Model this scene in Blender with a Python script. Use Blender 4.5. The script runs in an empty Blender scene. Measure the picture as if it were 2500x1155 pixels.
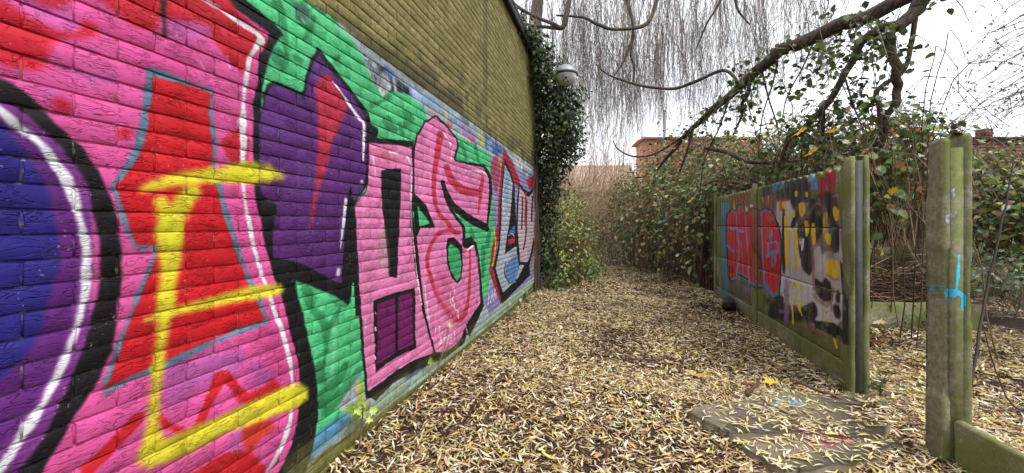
import bpy, math, random
import numpy as np
from mathutils import Vector
R_ = random.Random(7)
rng = np.random.default_rng(11)
sc = bpy.context.scene
col = sc.collection

# ------------------------------------------------------------------ camera
F_PX, CX, HZ = 950.0, 1250.0, 547.0          # focal length, centre column and horizon row, in pixels of a 2500 x 1155 frame
PSI = math.atan((1495.0 - CX) / F_PX)        # camera turned left towards the wall
CAM_H = 1.53
SP, CP = math.sin(PSI), math.cos(PSI)
cam_d = bpy.data.cameras.new('camera')
cam = bpy.data.objects.new('camera', cam_d); col.objects.link(cam)
cam.location = (0, 0, CAM_H)
cam.rotation_euler = (math.radians(90), 0, PSI)
cam_d.sensor_fit = 'HORIZONTAL'; cam_d.sensor_width = 36.0
cam_d.lens = 36.0 * F_PX / 2500.0
cam_d.shift_y = -(577.5 - HZ) / 2500.0
cam_d.clip_start = 0.05; cam_d.clip_end = 2000
sc.camera = cam

# ------------------------------------------------------------------ world, sun, exposure
SUN_EL, SUN_AZ = math.radians(58), math.radians(112)     # azimuth clockwise from +Y
w = bpy.data.worlds.new('World'); sc.world = w; w.use_nodes = True
nt = w.node_tree; nt.nodes.clear()
out = nt.nodes.new('ShaderNodeOutputWorld'); bg = nt.nodes.new('ShaderNodeBackground')
sky = nt.nodes.new('ShaderNodeTexSky'); sky.sky_type = 'NISHITA'; sky.sun_disc = False
sky.sun_elevation = SUN_EL; sky.sun_rotation = SUN_AZ
tc = nt.nodes.new('ShaderNodeTexCoord'); cl = nt.nodes.new('ShaderNodeTexNoise')
cl.inputs['Scale'].default_value = 2.6; cl.inputs['Detail'].default_value = 5
rp = nt.nodes.new('ShaderNodeValToRGB')
rp.color_ramp.elements[0].position = .3; rp.color_ramp.elements[0].color = (.8, .8, .8, 1)
rp.color_ramp.elements[1].position = .7; rp.color_ramp.elements[1].color = (.96, .96, .96, 1)
mx = nt.nodes.new('ShaderNodeMix'); mx.data_type = 'RGBA'
mx.inputs[7].default_value = (8.3, 8.5, 8.9, 1)
nt.links.new(tc.outputs['Generated'], cl.inputs['Vector']); nt.links.new(cl.outputs['Fac'], rp.inputs['Fac'])
nt.links.new(rp.outputs['Color'], mx.inputs[0]); nt.links.new(sky.outputs['Color'], mx.inputs[6])
nt.links.new(mx.outputs[2], bg.inputs['Color']); bg.inputs['Strength'].default_value = 0.12
nt.links.new(bg.outputs[0], out.inputs['Surface'])
sd = bpy.data.lights.new('sun', 'SUN'); sd.energy = 1.5; sd.angle = math.radians(14); sd.color = (1, .965, .9)
so = bpy.data.objects.new('sun', sd); col.objects.link(so)
dv = Vector((math.sin(SUN_AZ) * math.cos(SUN_EL), math.cos(SUN_AZ) * math.cos(SUN_EL), math.sin(SUN_EL)))
so.location = dv * 30; so.rotation_euler = dv.to_track_quat('Z', 'Y').to_euler()
sc.view_settings.view_transform = 'Standard'; sc.view_settings.look = 'None'
sc.view_settings.exposure = 0.9; sc.view_settings.gamma = 1.0
sc.view_settings.use_curve_mapping = False
sc.cycles.max_bounces = 6; sc.cycles.diffuse_bounces = 3; sc.cycles.transparent_max_bounces = 8
sc.cycles.use_denoising = True

# ------------------------------------------------------------------ pixel -> place
def at(px, py, f):
    r = f * (px - CX) / F_PX
    return np.array((-f * SP + r * CP, f * CP + r * SP, CAM_H - f * (py - HZ) / F_PX))
def on_plane_x(px, py, X):                     # a vertical plane X = const (the wall, the fence)
    px = np.asarray(px, float); py = np.asarray(py, float)
    u = (px - 1495.0)
    f = F_PX * X / (CP * u)
    Y = (f + X * SP) / CP
    return Y, CAM_H - f * (py - HZ) / F_PX
def on_plane_y(px, py, Yp):
    px = np.asarray(px, float); py = np.asarray(py, float); k = (px - CX) / F_PX
    f = Yp / (CP + k * SP)
    return f * (-SP + k * CP), CAM_H - f * (py - HZ) / F_PX
def on_ground(px, py, z=0.0):
    f = F_PX * (CAM_H - z) / (py - HZ)
    p = at(px, py, f); return p
def lin(c):
    c = np.asarray(c, float) / 255.0
    return np.where(c <= .04045, c / 12.92, ((c + .055) / 1.055) ** 2.4)
def L4(c): return tuple(lin(c)) + (1.0,)

# ------------------------------------------------------------------ object helpers
def tag(o, label=None, cat=None, group=None, kind=None):
    if label: o['label'] = label
    if cat: o['category'] = cat
    if group: o['group'] = group
    if kind: o['kind'] = kind
    return o
def thing(name, label, cat, base=(0, 0, 0), group=None):
    o = bpy.data.objects.new(name, None); col.objects.link(o)
    o.location = tuple(float(v) for v in base); o.empty_display_size = .1
    return tag(o, label, cat, group)
def abs_loc(o):
    p = Vector((0, 0, 0))
    while o is not None:
        p += o.location; o = o.parent
    return p
def link(name, me, mat=None, parent=None, kind=None, label=None):
    o = bpy.data.objects.new(name, me); col.objects.link(o)
    if mat is not None and len(me.materials) == 0: me.materials.append(mat)
    if parent is not None:
        o.location = -abs_loc(parent); o.parent = parent
    if kind: o['kind'] = kind
    if label: o['label'] = label
    return o
def mesh_np(name, V, faces, colr=None, smooth=False):
    """V (n,3); faces: list of int arrays (m,k); colr: (n,3) linear point colours"""
    V = np.ascontiguousarray(V, np.float32)
    me = bpy.data.meshes.new(name)
    me.vertices.add(len(V)); me.vertices.foreach_set('co', V.ravel())
    fl = [np.asarray(f, np.int32) for f in faces if len(f)]
    loops = np.concatenate([f.ravel() for f in fl])
    tot = np.concatenate([np.full(len(f), f.shape[1], np.int32) for f in fl])
    st = np.concatenate([[0], np.cumsum(tot)[:-1]]).astype(np.int32)
    me.loops.add(len(loops)); me.loops.foreach_set('vertex_index', loops)
    me.polygons.add(len(tot)); me.polygons.foreach_set('loop_start', st)
    if smooth: me.polygons.foreach_set('use_smooth', np.ones(len(tot), bool))
    me.update(calc_edges=True)
    if colr is not None:
        a = me.color_attributes.new('Col', 'FLOAT_COLOR', 'POINT')
        c = np.ones((len(V), 4), np.float32); c[:, :3] = colr
        a.data.foreach_set('color', c.ravel())
    return me
class MB:
    """collects vertices and faces for one mesh"""
    def __init__(s): s.v = []; s.f = {}; s.n = 0; s.c = []
    def add(s, V, faces, c=None):
        V = np.asarray(V, float); s.v.append(V)
        for f in faces:
            f = np.asarray(f, int)
            if len(f): s.f.setdefault(f.shape[1], []).append(f + s.n)
        s.n += len(V)
        if c is not None: s.c.append(np.broadcast_to(np.asarray(c, float), (len(V), 3)))
        return s
    def box(s, x0, x1, y0, y1, z0, z1, c=None):
        V = [(x, y, z) for x in (x0, x1) for y in (y0, y1) for z in (z0, z1)]
        return s.add(V, [[(0, 1, 3, 2), (4, 6, 7, 5), (0, 4, 5, 1), (2, 3, 7, 6), (0, 2, 6, 4), (1, 5, 7, 3)]], c)
    def tube(s, P, r, sides=6, c=None, cap=True):
        P = np.asarray(P, float); n = len(P)
        r = np.broadcast_to(np.asarray(r, float), (n,))
        T = np.gradient(P, axis=0); T /= np.linalg.norm(T, axis=1, keepdims=True) + 1e-9
        ref = np.array((0., 0, 1)) if abs(T[:, 2]).mean() < .8 else np.array((1., 0, 0))
        A = np.cross(T, ref); A /= np.linalg.norm(A, axis=1, keepdims=True) + 1e-9
        B = np.cross(T, A)
        an = np.arange(sides) * 2 * math.pi / sides
        V = (P[:, None] + r[:, None, None] * (A[:, None] * np.cos(an)[None, :, None] + B[:, None] * np.sin(an)[None, :, None])).reshape(-1, 3)
        i = np.arange(n - 1)[:, None] * sides; j = np.arange(sides)[None]; k = (j + 1) % sides
        q = np.stack([i + j, i + sides + j, i + sides + k, i + k], -1).reshape(-1, 4)
        fs = [q]
        if cap and sides > 2:
            if sides == 3: fs.append(np.array([[0, 1, 2], [(n - 1) * 3 + 2, (n - 1) * 3 + 1, (n - 1) * 3]]))
            else: fs.append(np.array([list(range(sides)), list(range(n * sides - 1, (n - 1) * sides - 1, -1))]))
        return s.add(V, fs, c)
    def mesh(s, name, smooth=False):
        V = np.concatenate(s.v); fs = [np.concatenate(x) for x in s.f.values()]
        return mesh_np(name, V, fs, np.concatenate(s.c) if s.c else None, smooth)
    def build(s, name, mat, parent=None, kind=None, label=None, smooth=False):
        return link(name, s.mesh(name, smooth), mat, parent, kind, label)

def smooth_path(P, n=6, closed=False):
    """Catmull-Rom through the points P (any dimension)"""
    P = np.asarray(P, float); m = len(P); o = []
    rngi = range(m) if closed else range(m - 1)
    for i in rngi:
        if closed: a, b, c, d = P[(i - 1) % m], P[i], P[(i + 1) % m], P[(i + 2) % m]
        else: a, b, c, d = P[max(i - 1, 0)], P[i], P[i + 1], P[min(i + 2, m - 1)]
        for t in np.arange(n) / n:
            o.append(.5 * (2 * b + (c - a) * t + (2 * a - 5 * b + 4 * c - d) * t * t + (3 * b - a - 3 * c + d) * t ** 3))
    if not closed: o.append(P[-1])
    return np.array(o)
def vnoise(x, y, scale, seed=0):
    """smooth value noise on arrays, 0..1"""
    g = np.random.default_rng(seed).random((64, 64))
    x = np.asarray(x) * scale + 1000; y = np.asarray(y) * scale + 1000
    xi = np.floor(x).astype(int); yi = np.floor(y).astype(int); fx = x - xi; fy = y - yi
    fx = fx * fx * (3 - 2 * fx); fy = fy * fy * (3 - 2 * fy)
    a = g[xi % 64, yi % 64]; b = g[(xi + 1) % 64, yi % 64]; c = g[xi % 64, (yi + 1) % 64]; d = g[(xi + 1) % 64, (yi + 1) % 64]
    return (a * (1 - fx) + b * fx) * (1 - fy) + (c * (1 - fx) + d * fx) * fy
def gz(x, y):
    """height of the ground"""
    x = np.asarray(x, float); y = np.asarray(y, float)
    h = .05 * (vnoise(x, y, .8, 3) - .5) + .025 * (vnoise(x, y, 2.7, 4) - .5)
    h = h + .05 * np.exp(-np.abs(x + 1.66) / .25)                      # leaves blown against the wall
    h = h + .10 * np.exp(-((x - 1.75) / .3) ** 2) * np.clip((y - 6.5) / 2.5, 0, 1)
    return h

# ------------------------------------------------------------------ material helpers
def new_mat(name):
    m = bpy.data.materials.new(name); m.use_nodes = True
    t = m.node_tree; b = t.nodes['Principled BSDF']
    return m, t, b
def N(t, kind, **kw):
    n = t.nodes.new('ShaderNode' + kind)
    for k, v in kw.items(): setattr(n, k, v)
    return n
def math_n(t, op, a, b=None, c=None, clamp=False):
    n = N(t, 'Math', operation=op, use_clamp=clamp)
    for i, v in enumerate((a, b, c)):
        if v is None: continue
        if isinstance(v, (int, float)): n.inputs[i].default_value = v
        else: t.links.new(v, n.inputs[i])
    return n.outputs[0]
def mixc(t, fac, a, b, mode='MIX'):
    n = N(t, 'Mix', data_type='RGBA', blend_type=mode)
    for i, v in ((0, fac), (6, a), (7, b)):
        if isinstance(v, (int, float)): n.inputs[i].default_value = v
        elif isinstance(v, tuple): n.inputs[i].default_value = v
        else: t.links.new(v, n.inputs[i])
    return n.outputs[2]
def noise(t, vec, scale, detail=4, rough=.55, dist=0):
    n = N(t, 'TexNoise'); n.inputs['Scale'].default_value = scale; n.inputs['Detail'].default_value = detail
    n.inputs['Roughness'].default_value = rough; n.inputs['Distortion'].default_value = dist
    if vec is not None: t.links.new(vec, n.inputs['Vector'])
    return n.outputs['Fac']
def ramp(t, fac, lo, hi):
    n = N(t, 'MapRange'); n.interpolation_type = 'SMOOTHSTEP'
    n.inputs[1].default_value = lo; n.inputs[2].default_value = hi
    t.links.new(fac, n.inputs[0]); return n.outputs[0]
def bump(t, b, h, strength, dist, prev=None):
    n = N(t, 'Bump'); n.inputs['Strength'].default_value = strength; n.inputs['Distance'].default_value = dist
    t.links.new(h, n.inputs['Height'])
    if prev is not None: t.links.new(prev, n.inputs['Normal'])
    t.links.new(n.outputs[0], b.inputs['Normal']); return n.outputs[0]
def position(t): return N(t, 'NewGeometry').outputs['Position']
def scaled(t, vec, s):
    n = N(t, 'VectorMath', operation='MULTIPLY'); t.links.new(vec, n.inputs[0]); n.inputs[1].default_value = s
    return n.outputs[0]

# ------------------------------------------------------------------ painting shapes onto a wall (drawn by code into a buffer)
class Paint:
    """colour and cover of spray paint on a vertical plane x = X, in metres along y and z"""
    def __init__(s, X, y0, y1, z0, z1, res, seed, axis='x'):
        s.axis = axis
        s.X, s.y0, s.z0, s.res = X, y0, z0, res
        s.w = int(round((y1 - y0) / res)); s.h = int(round((z1 - z0) / res)); s.y1 = y0 + s.w * res; s.z1 = z0 + s.h * res
        s.rgb = np.zeros((s.h, s.w, 3), np.float32); s.a = np.zeros((s.h, s.w), np.float32)
        yy, zz = np.meshgrid(y0 + (np.arange(s.w) + .5) * res, z0 + (np.arange(s.h) + .5) * res)
        s.yy, s.zz = yy.astype(np.float32), zz.astype(np.float32)
        s.wob = ((vnoise(yy, zz, 9, seed) - .5) * .012 + (vnoise(yy, zz, 31, seed + 1) - .5) * .007).astype(np.float32)
        s.mot = (vnoise(yy, zz, 5, seed + 2) * .5 + vnoise(yy, zz, 17, seed + 3) * .3 + vnoise(yy, zz, 60, seed + 4) * .2).astype(np.float32)
    def metric(s, P, c, soft=.006, alpha=1.0, wob=1.0, patchy=0.0):
        P = np.asarray(P, np.float32)
        pad = soft * 2 + .02
        i0 = max(int((P[:, 0].min() - pad - s.y0) / s.res), 0); i1 = min(int((P[:, 0].max() + pad - s.y0) / s.res) + 1, s.w)
        j0 = max(int((P[:, 1].min() - pad - s.z0) / s.res), 0); j1 = min(int((P[:, 1].max() + pad - s.z0) / s.res) + 1, s.h)
        if i1 <= i0 or j1 <= j0: return
        X = s.yy[j0:j1, i0:i1]; Y = s.zz[j0:j1, i0:i1]
        d2 = np.full(X.shape, 1e9, np.float32); ins = np.zeros(X.shape, bool)
        Q = np.roll(P, -1, 0)
        for (ax, ay), (bx, by) in zip(P, Q):
            ex, ey = bx - ax, by - ay; l2 = ex * ex + ey * ey
            if l2 < 1e-12: continue
            t = np.clip(((X - ax) * ex + (Y - ay) * ey) / l2, 0, 1)
            d2 = np.minimum(d2, (X - ax - t * ex) ** 2 + (Y - ay - t * ey) ** 2)
            if ay != by:
                cr = ((ay > Y) != (by > Y)) & (X < ex * (Y - ay) / (by - ay) + ax)
                ins ^= cr
        sdist = np.where(ins, np.sqrt(d2), -np.sqrt(d2)) + s.wob[j0:j1, i0:i1] * wob
        k = np.clip(sdist / (2 * soft) + .5, 0, 1); k = k * k * (3 - 2 * k) * alpha
        if patchy: k = k * np.clip((s.mot[j0:j1, i0:i1] - .5) * 6 * patchy + 1 - .5 * patchy, 0, 1)
        cc = np.asarray(c, np.float32) / 255
        s.rgb[j0:j1, i0:i1] = s.rgb[j0:j1, i0:i1] * (1 - k[..., None]) + cc * k[..., None]
        s.a[j0:j1, i0:i1] = np.maximum(s.a[j0:j1, i0:i1], 0) * (1 - k) + k
    def poly(s, P, c, curve=False, **kw):
        P = np.asarray(P, float)
        if curve: P = smooth_path(P, 4, True)
        Y, Z = (on_plane_x if s.axis == 'x' else on_plane_y)(P[:, 0], P[:, 1], s.X)
        s.metric(np.stack([Y, Z], 1), c, **kw)
    def stroke(s, P, wd, c, curve=True, closed=False, **kw):
        P = np.asarray(P, float)
        if closed: P = np.vstack([P, P[:1]])
        wd = np.broadcast_to(np.asarray(wd, float), (len(P),))
        D = np.column_stack([P, wd])
        if curve and len(P) > 2: D = smooth_path(D, 4)
        P, wd = D[:, :2], D[:, 2]
        for i in range(0, len(P) - 1, 10):               # in pieces: a long ribbon that crosses itself would cancel out
            Q = P[i:i + 11]; ww = wd[i:i + 11] / 2
            if len(Q) < 2: continue
            T = np.gradient(Q, axis=0); T /= np.linalg.norm(T, axis=1, keepdims=True) + 1e-9
            Nn = np.stack([-T[:, 1], T[:, 0]], 1)
            e0 = Q[:1] - T[:1] * ww[:1, None] * .6; e1 = Q[-1:] + T[-1:] * ww[-1:, None] * .6
            G = np.vstack([e0, Q + Nn * ww[:, None], e1, (Q - Nn * ww[:, None])[::-1]])
            s.poly(G, c, **kw)
    def image(s, name):
        im = bpy.data.images.new(name, s.w, s.h, alpha=True)
        im.alpha_mode = 'CHANNEL_PACKED'
        px = np.empty((s.h, s.w, 4), np.float32); px[..., :3] = np.clip(s.rgb, 0, 1); px[..., 3] = np.clip(s.a, 0, 1)
        im.pixels.foreach_set(px.ravel()); im.update(); im.pack()
        return im
def paint_nodes(t, pos, pt_, im):
    sx = N(t, 'SeparateXYZ'); t.links.new(pos, sx.inputs[0])
    u = math_n(t, 'MULTIPLY_ADD', sx.outputs[1 if pt_.axis == 'x' else 0], 1 / (pt_.y1 - pt_.y0), -pt_.y0 / (pt_.y1 - pt_.y0))
    v = math_n(t, 'MULTIPLY_ADD', sx.outputs[2], 1 / (pt_.z1 - pt_.z0), -pt_.z0 / (pt_.z1 - pt_.z0))
    cb = N(t, 'CombineXYZ'); t.links.new(u, cb.inputs[0]); t.links.new(v, cb.inputs[1])
    it = N(t, 'TexImage'); it.image = im; it.extension = 'EXTEND'; it.interpolation = 'Linear'
    t.links.new(cb.outputs[0], it.inputs['Vector'])
    return it.outputs['Color'], it.outputs['Alpha'], sx.outputs

# ================================================================== THE MURAL WALL
WX = -1.66
WALL_END, WALL_TOP, WALL_BEG = 9.25, 5.15, -3.5
PINK, RED, BLACK, WHITE = (232, 84, 158), (214, 22, 40), (16, 16, 20), (238, 236, 240)
LPINK, GREEN, DGREEN, PURP = (240, 128, 186), (78, 205, 130), (38, 128, 72), (94, 38, 118)
STEEL, YEL, LBLUE = (98, 132, 158), (232, 222, 36), (120, 170, 215)
M = Paint(WX, -1.5, 9.6, 0.0, 3.3, .003, 20)
def band(P, c, **k): M.poly(P, c, **k)
# old layers of paint that show round the edges
M.poly([(-400, -700), (600, -96), (887, 108), (1136, 288), (1330, 426), (1330, 668), (1245, 745), (1060, 905), (905, 1030), (800, 1098), (740, 1160), (-400, 2300)], (176, 190, 196), soft=.012)
M.metric([(-2, 0), (.75, 0), (.75, 3.3), (-2, 3.3)], PINK)
for P, c in (
    ([(850, 95), (890, 130), (905, 170), (880, 165), (855, 125)], LBLUE), ([(885, 128), (955, 175), (965, 240), (930, 235), (900, 190)], (30, 34, 44)),
    ([(878, 142), (890, 150), (915, 215), (903, 212)], (190, 180, 90)), ([(925, 180), (950, 185), (955, 215), (935, 240), (918, 215)], (226, 226, 232)),
    ([(930, 150), (965, 175), (975, 200), (945, 185)], (90, 130, 190)), ([(965, 190), (1000, 215), (1002, 245), (970, 225)], (36, 40, 52)),
    ([(998, 205), (1050, 235), (1100, 275), (1095, 300), (1040, 270), (1000, 240)], (120, 166, 226)), ([(1005, 205), (1030, 222), (1030, 258), (1008, 240)], (190, 205, 240)),
    ([(1030, 260), (1070, 268), (1085, 300), (1050, 290)], (196, 160, 148)), ([(1078, 262), (1090, 270), (1098, 318), (1088, 312)], (228, 214, 130)),
    ([(1095, 275), (1150, 312), (1200, 352), (1200, 375), (1140, 335), (1100, 300)], (110, 160, 214)), ([(1090, 290), (1108, 292), (1100, 325), (1088, 315)], (214, 70, 60)),
    ([(1118, 290), (1165, 330), (1160, 352), (1130, 330)], (178, 130, 190)), ([(1140, 330), (1162, 335), (1155, 360)], (230, 90, 120)),
    ([(1165, 325), (1185, 335), (1182, 360), (1165, 350)], (226, 208, 60)), ([(1180, 325), (1235, 362), (1232, 392), (1188, 365)], (60, 100, 176)),
    ([(1236, 365), (1310, 420), (1316, 450), (1290, 440), (1240, 400)], (208, 200, 190)), ([(1246, 372), (1275, 395), (1275, 425), (1250, 405)], (226, 222, 220)),
    ([(1275, 410), (1300, 425), (1300, 450), (1280, 440)], (80, 110, 180)), ([(1283, 420), (1290, 425), (1290, 448), (1284, 444)], (230, 210, 70))):
    M.poly(P, c, soft=.015, patchy=.5)
# faded drips and haze of colour on the bare brick above
for i in range(64):
    x = R_.uniform(960, 1300); yb = 108 + .7116 * (x - 887)
    y = yb - R_.uniform(4, 95) * (1 if x < 1220 else .4); h = R_.uniform(14, 46); ww = R_.uniform(6, 20)
    M.poly([(x, y), (x + ww, y + ww * .7), (x + ww * .8, y + h), (x + 2, y + h * .8)], R_.choice([(70, 92, 96), (76, 98, 110), (168, 150, 44), (150, 134, 60), (84, 104, 84), (110, 92, 44)]), soft=.04, alpha=R_.uniform(.3, .7))
M.poly([(780, 20), (870, 60), (1000, 150), (1130, 250), (1130, 280), (980, 180), (860, 88)], (70, 62, 34), soft=.06, alpha=.6)
# green ground of the piece
M.poly([(560, -70), (690, -60), (745, 0), (800, 32), (858, 88), (890, 150), (906, 195), (935, 236), (962, 222), (1000, 232), (1036, 262), (1042, 290), (1100, 322), (1118, 330), (1150, 350), (1196, 376), (1201, 420),
        (1204, 480), (1208, 520), (1216, 560), (1206, 620), (1198, 660), (1190, 720), (1150, 800), (1100, 850), (900, 950), (878, 978), (850, 1010), (800, 1045), (768, 1092), (745, 1155), (700, 1155), (590, 800), (560, 400)], GREEN, soft=.012)
M.poly([(766, 1060), (792, 1040), (850, 1005), (858, 1030), (800, 1085), (755, 1130), (748, 1135)], (78, 160, 206), soft=.02)
M.poly([(846, 940), (880, 905), (880, 985), (840, 1010), (825, 990)], (176, 178, 188), soft=.02, patchy=.6)
M.poly([(872, 930), (886, 930), (890, 1000), (872, 1010)], (190, 180, 60), soft=.02, alpha=.8)
M.poly([(870, 985), (890, 990), (880, 1040), (850, 1040)], (110, 160, 70), soft=.03, alpha=.8)
# darker strokes in the green
for P, wd in (([(672, 0), (690, 40), (695, 90), (700, 140)], (26, 16, 14, 14)), ([(735, 10), (745, 50), (760, 75)], (30, 26, 20)), ([(768, 40), (755, 75), (742, 95)], (16, 14, 10)),
              ([(672, 130), (690, 155), (688, 172)], (36, 34, 8)), ([(720, 135), (738, 150)], (16, 14)), ([(820, 140), (830, 160)], (20, 18)),
              ([(905, 260), (935, 245), (955, 235)], (12, 12, 10)), ([(942, 290), (955, 310), (975, 315)], (26, 20, 8)), ([(985, 270), (1000, 290), (985, 310)], (10, 24, 8)), ([(975, 300), (985, 330)], (12, 6)),
              ([(742, 730), (765, 760), (790, 785), (795, 810), (796, 850), (790, 885)], (10, 16, 22, 20, 12, 8)), ([(830, 755), (812, 785), (798, 805)], (8, 14, 14)),
              ([(790, 880), (778, 910), (790, 935)], (14, 30, 24)), ([(845, 885), (830, 920), (795, 960), (780, 990)], (14, 22, 26, 30)), ([(880, 900), (850, 940), (820, 975), (790, 1010)], (14, 22, 24, 28)),
              ([(742, 700), (765, 735)], (26, 20)), ([(820, 740), (845, 745)], (18, 14)),
              ([(1110, 375), (1125, 350), (1140, 390)], (8, 10, 8)), ([(1160, 350), (1168, 395)], (8, 6)), ([(1150, 560), (1160, 640)], (12, 10)), ([(1180, 600), (1178, 680)], (10, 8)), ([(1108, 530), (1125, 545)], (16, 12)), ([(1195, 560), (1190, 600)], (10, 10))):
    M.stroke(P, wd, DGREEN, soft=.012, alpha=.72)
M.stroke([(818, 780), (815, 850), (812, 915)], (5, 10, 6), (150, 220, 180), soft=.02, alpha=.6)
M.poly([(828, 50), (900, 110), (880, 112), (820, 62)], (200, 214, 210), soft=.03, alpha=.6, patchy=.6)
M.poly([(715, 5), (755, 20), (760, 40), (735, 60), (720, 40)], (70, 88, 88), soft=.02, alpha=.7)
M.stroke([(735, 45), (745, 60)], 5, (210, 230, 220), soft=.01)
# pale strip under the letters
M.poly([(905, 985), (1000, 918), (1070, 885), (1150, 812), (1235, 735), (1305, 672), (1306, 690), (1240, 765), (1160, 838), (1060, 915), (915, 1012)], (176, 212, 192), soft=.02)
M.poly([(985, 905), (1040, 885), (1040, 900), (990, 930)], (70, 84, 120), soft=.03, alpha=.7)
M.poly([(1180, 735), (1205, 690), (1228, 735), (1195, 770)], (150, 140, 200), soft=.02)

# ---- the big pink letter at the near end
pinkP = [(-300, -520), (520, -80), (600, 0), (690, 82), (665, 115), (645, 216), (634, 338), (634, 455), (655, 600), (690, 700), (735, 780), (768, 900), (778, 1000), (765, 1100), (735, 1180), (600, 1500), (-300, 1900)]
M.poly([(-300, -560), (520, -90), (600, 0), (685, 73), (690, 86), (668, 113), (653, 169), (642, 216), (641, 257), (634, 338), (634, 400), (638, 470), (676, 498), (676, 520), (668, 548), (662, 590), (671, 630), (720, 660), (722, 690), (728, 718), (739, 762),
        (748, 804), (761, 863), (770, 907), (774, 951), (778, 1006), (772, 1061), (763, 1102), (751, 1136), (742, 1165), (600, 1600), (-300, 1900)], BLACK, soft=.008)
M.poly([(-300, -520), (490, -40), (580, 25), (659, 81), (637, 135), (631, 189), (620, 257), (615, 338), (616, 390), (622, 447), (631, 515), (644, 583), (658, 633), (671, 684), (685, 718), (698, 766), (706, 804), (720, 849), (729, 897), (733, 945), (731, 982),
        (725, 1034), (713, 1085), (696, 1122), (675, 1162), (560, 1400), (-300, 1800)], PINK, soft=.008)
for P in ([(250, -10), (262, 12), (290, 35), (320, 58), (345, 71), (380, 71), (398, 50), (430, 50), (505, 65), (520, 95), (545, 135), (580, 168), (602, 182), (625, 130), (652, 97), (590, 40), (520, -20)],
          [(-20, 0), (50, 30), (100, 58), (165, 80), (190, 70), (195, 45), (220, 50), (238, 66), (236, 85), (210, 93), (165, 95), (132, 107), (121, 130), (120, 160), (95, 176), (60, 172), (-20, 138)],
          [(125, 248), (145, 236), (165, 245), (178, 265), (165, 276), (140, 272)], [(294, 318), (306, 312), (318, 322), (308, 336), (296, 332)], [(540, 345), (575, 320), (600, 330), (596, 400), (560, 390)],
          [(60, -40), (90, 10), (140, 20), (180, -10), (160, -60)]):
    M.poly(P, RED, curve=True, soft=.016, alpha=.93)
for P in ([(160, 165), (215, 175), (275, 190), (265, 200), (200, 185)], [(70, 0), (130, 20), (190, 40), (170, 60), (100, 40)], [(410, 55), (470, 60), (500, 85), (470, 100), (420, 80)], [(620, 880), (665, 905), (660, 940), (610, 930)], [(400, 895), (480, 875), (580, 850), (590, 900), (470, 960), (410, 990)], [(560, 1050), (590, 1035), (610, 1090), (575, 1100)], [(110, 215), (150, 225), (120, 240)]):
    M.poly(P, (168, 92, 178), curve=True, soft=.04, alpha=.55)
for P in ([(330, 110), (390, 90), (470, 130), (440, 180), (350, 160)], [(200, 0), (260, 30), (330, 90), (260, 80)], [(640, 780), (700, 860), (705, 930), (650, 900)]):
    M.poly(P, (206, 60, 130), curve=True, soft=.05, alpha=.5)
M.stroke([(398, -10), (400, 50), (402, 92)], (15, 13, 10), (30, 18, 26), soft=.01, alpha=.85)
for P in ([(455, 65), (456, 80)], [(553, 135), (560, 165)], [(430, 78), (433, 95)], [(490, 150), (500, 170)]): M.stroke(P, 3, (236, 190, 214), soft=.006, curve=False)
# red A with a steel blue outline
A_ = [(365, 172), (517, 222), (516, 280), (525, 350), (524, 420), (540, 470), (555, 530), (570, 578), (590, 638), (615, 698), (631, 731), (652, 784), (580, 811), (525, 833), (440, 873), (400, 893), (320, 923), (252, 963), (260, 928), (280, 878), (295, 828), (320, 763), (345, 703), (370, 643), (384, 602), (345, 605), (330, 600), (318, 578), (300, 525), (277, 455), (295, 435), (335, 370), (350, 310), (362, 225)]
M.poly(A_, (218, 18, 32), soft=.01)
M.stroke(A_, 13, STEEL, curve=False, closed=True, soft=.007)
for P, wd in (([(205, 1155), (250, 1112), (320, 1042), (345, 1016)], (40, 34, 30, 26)), ([(385, 1018), (412, 1040), (445, 1052)], (22, 20, 14)), ([(483, 1045), (502, 1000), (522, 955), (542, 915)], (14, 18, 22, 28)), ([(545, 912), (585, 955), (630, 990)], (24, 20, 26))):
    M.stroke(P, wd, (216, 26, 36), soft=.008)
M.poly([(570, 930), (598, 962), (640, 945), (668, 925), (690, 950), (650, 975), (600, 985), (575, 970)], (212, 28, 34), curve=True, soft=.015)
M.poly([(596, 1050), (640, 1020), (672, 1045), (630, 1075), (612, 1110), (598, 1100)], (216, 52, 36), curve=True, soft=.02)
M.poly([(430, 1180), (480, 1150), (540, 1110), (606, 1104), (640, 1130), (650, 1160), (600, 1260), (430, 1300)], (212, 24, 32), curve=True, soft=.015)
# white line inside the letter
M.stroke([(495, -5), (530, 18), (570, 45), (625, 80), (641, 98)], (6, 9, 10, 9, 12), WHITE, soft=.009)
M.stroke([(640, 97), (614, 135), (604, 169), (597, 219), (594, 270), (593, 338), (592, 390), (593, 441), (600, 498), (610, 556), (624, 616), (641, 677), (653, 705), (670, 760), (686, 801), (700, 845), (710, 897), (715, 948), (712, 999), (707, 1034), (693, 1078), (672, 1119), (648, 1155)],
         (19, 15, 13, 12, 12, 11, 10, 10, 10, 10, 10, 10, 9, 10, 10, 10, 9, 9, 8, 8, 8, 8, 8), WHITE, soft=.007)
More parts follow.
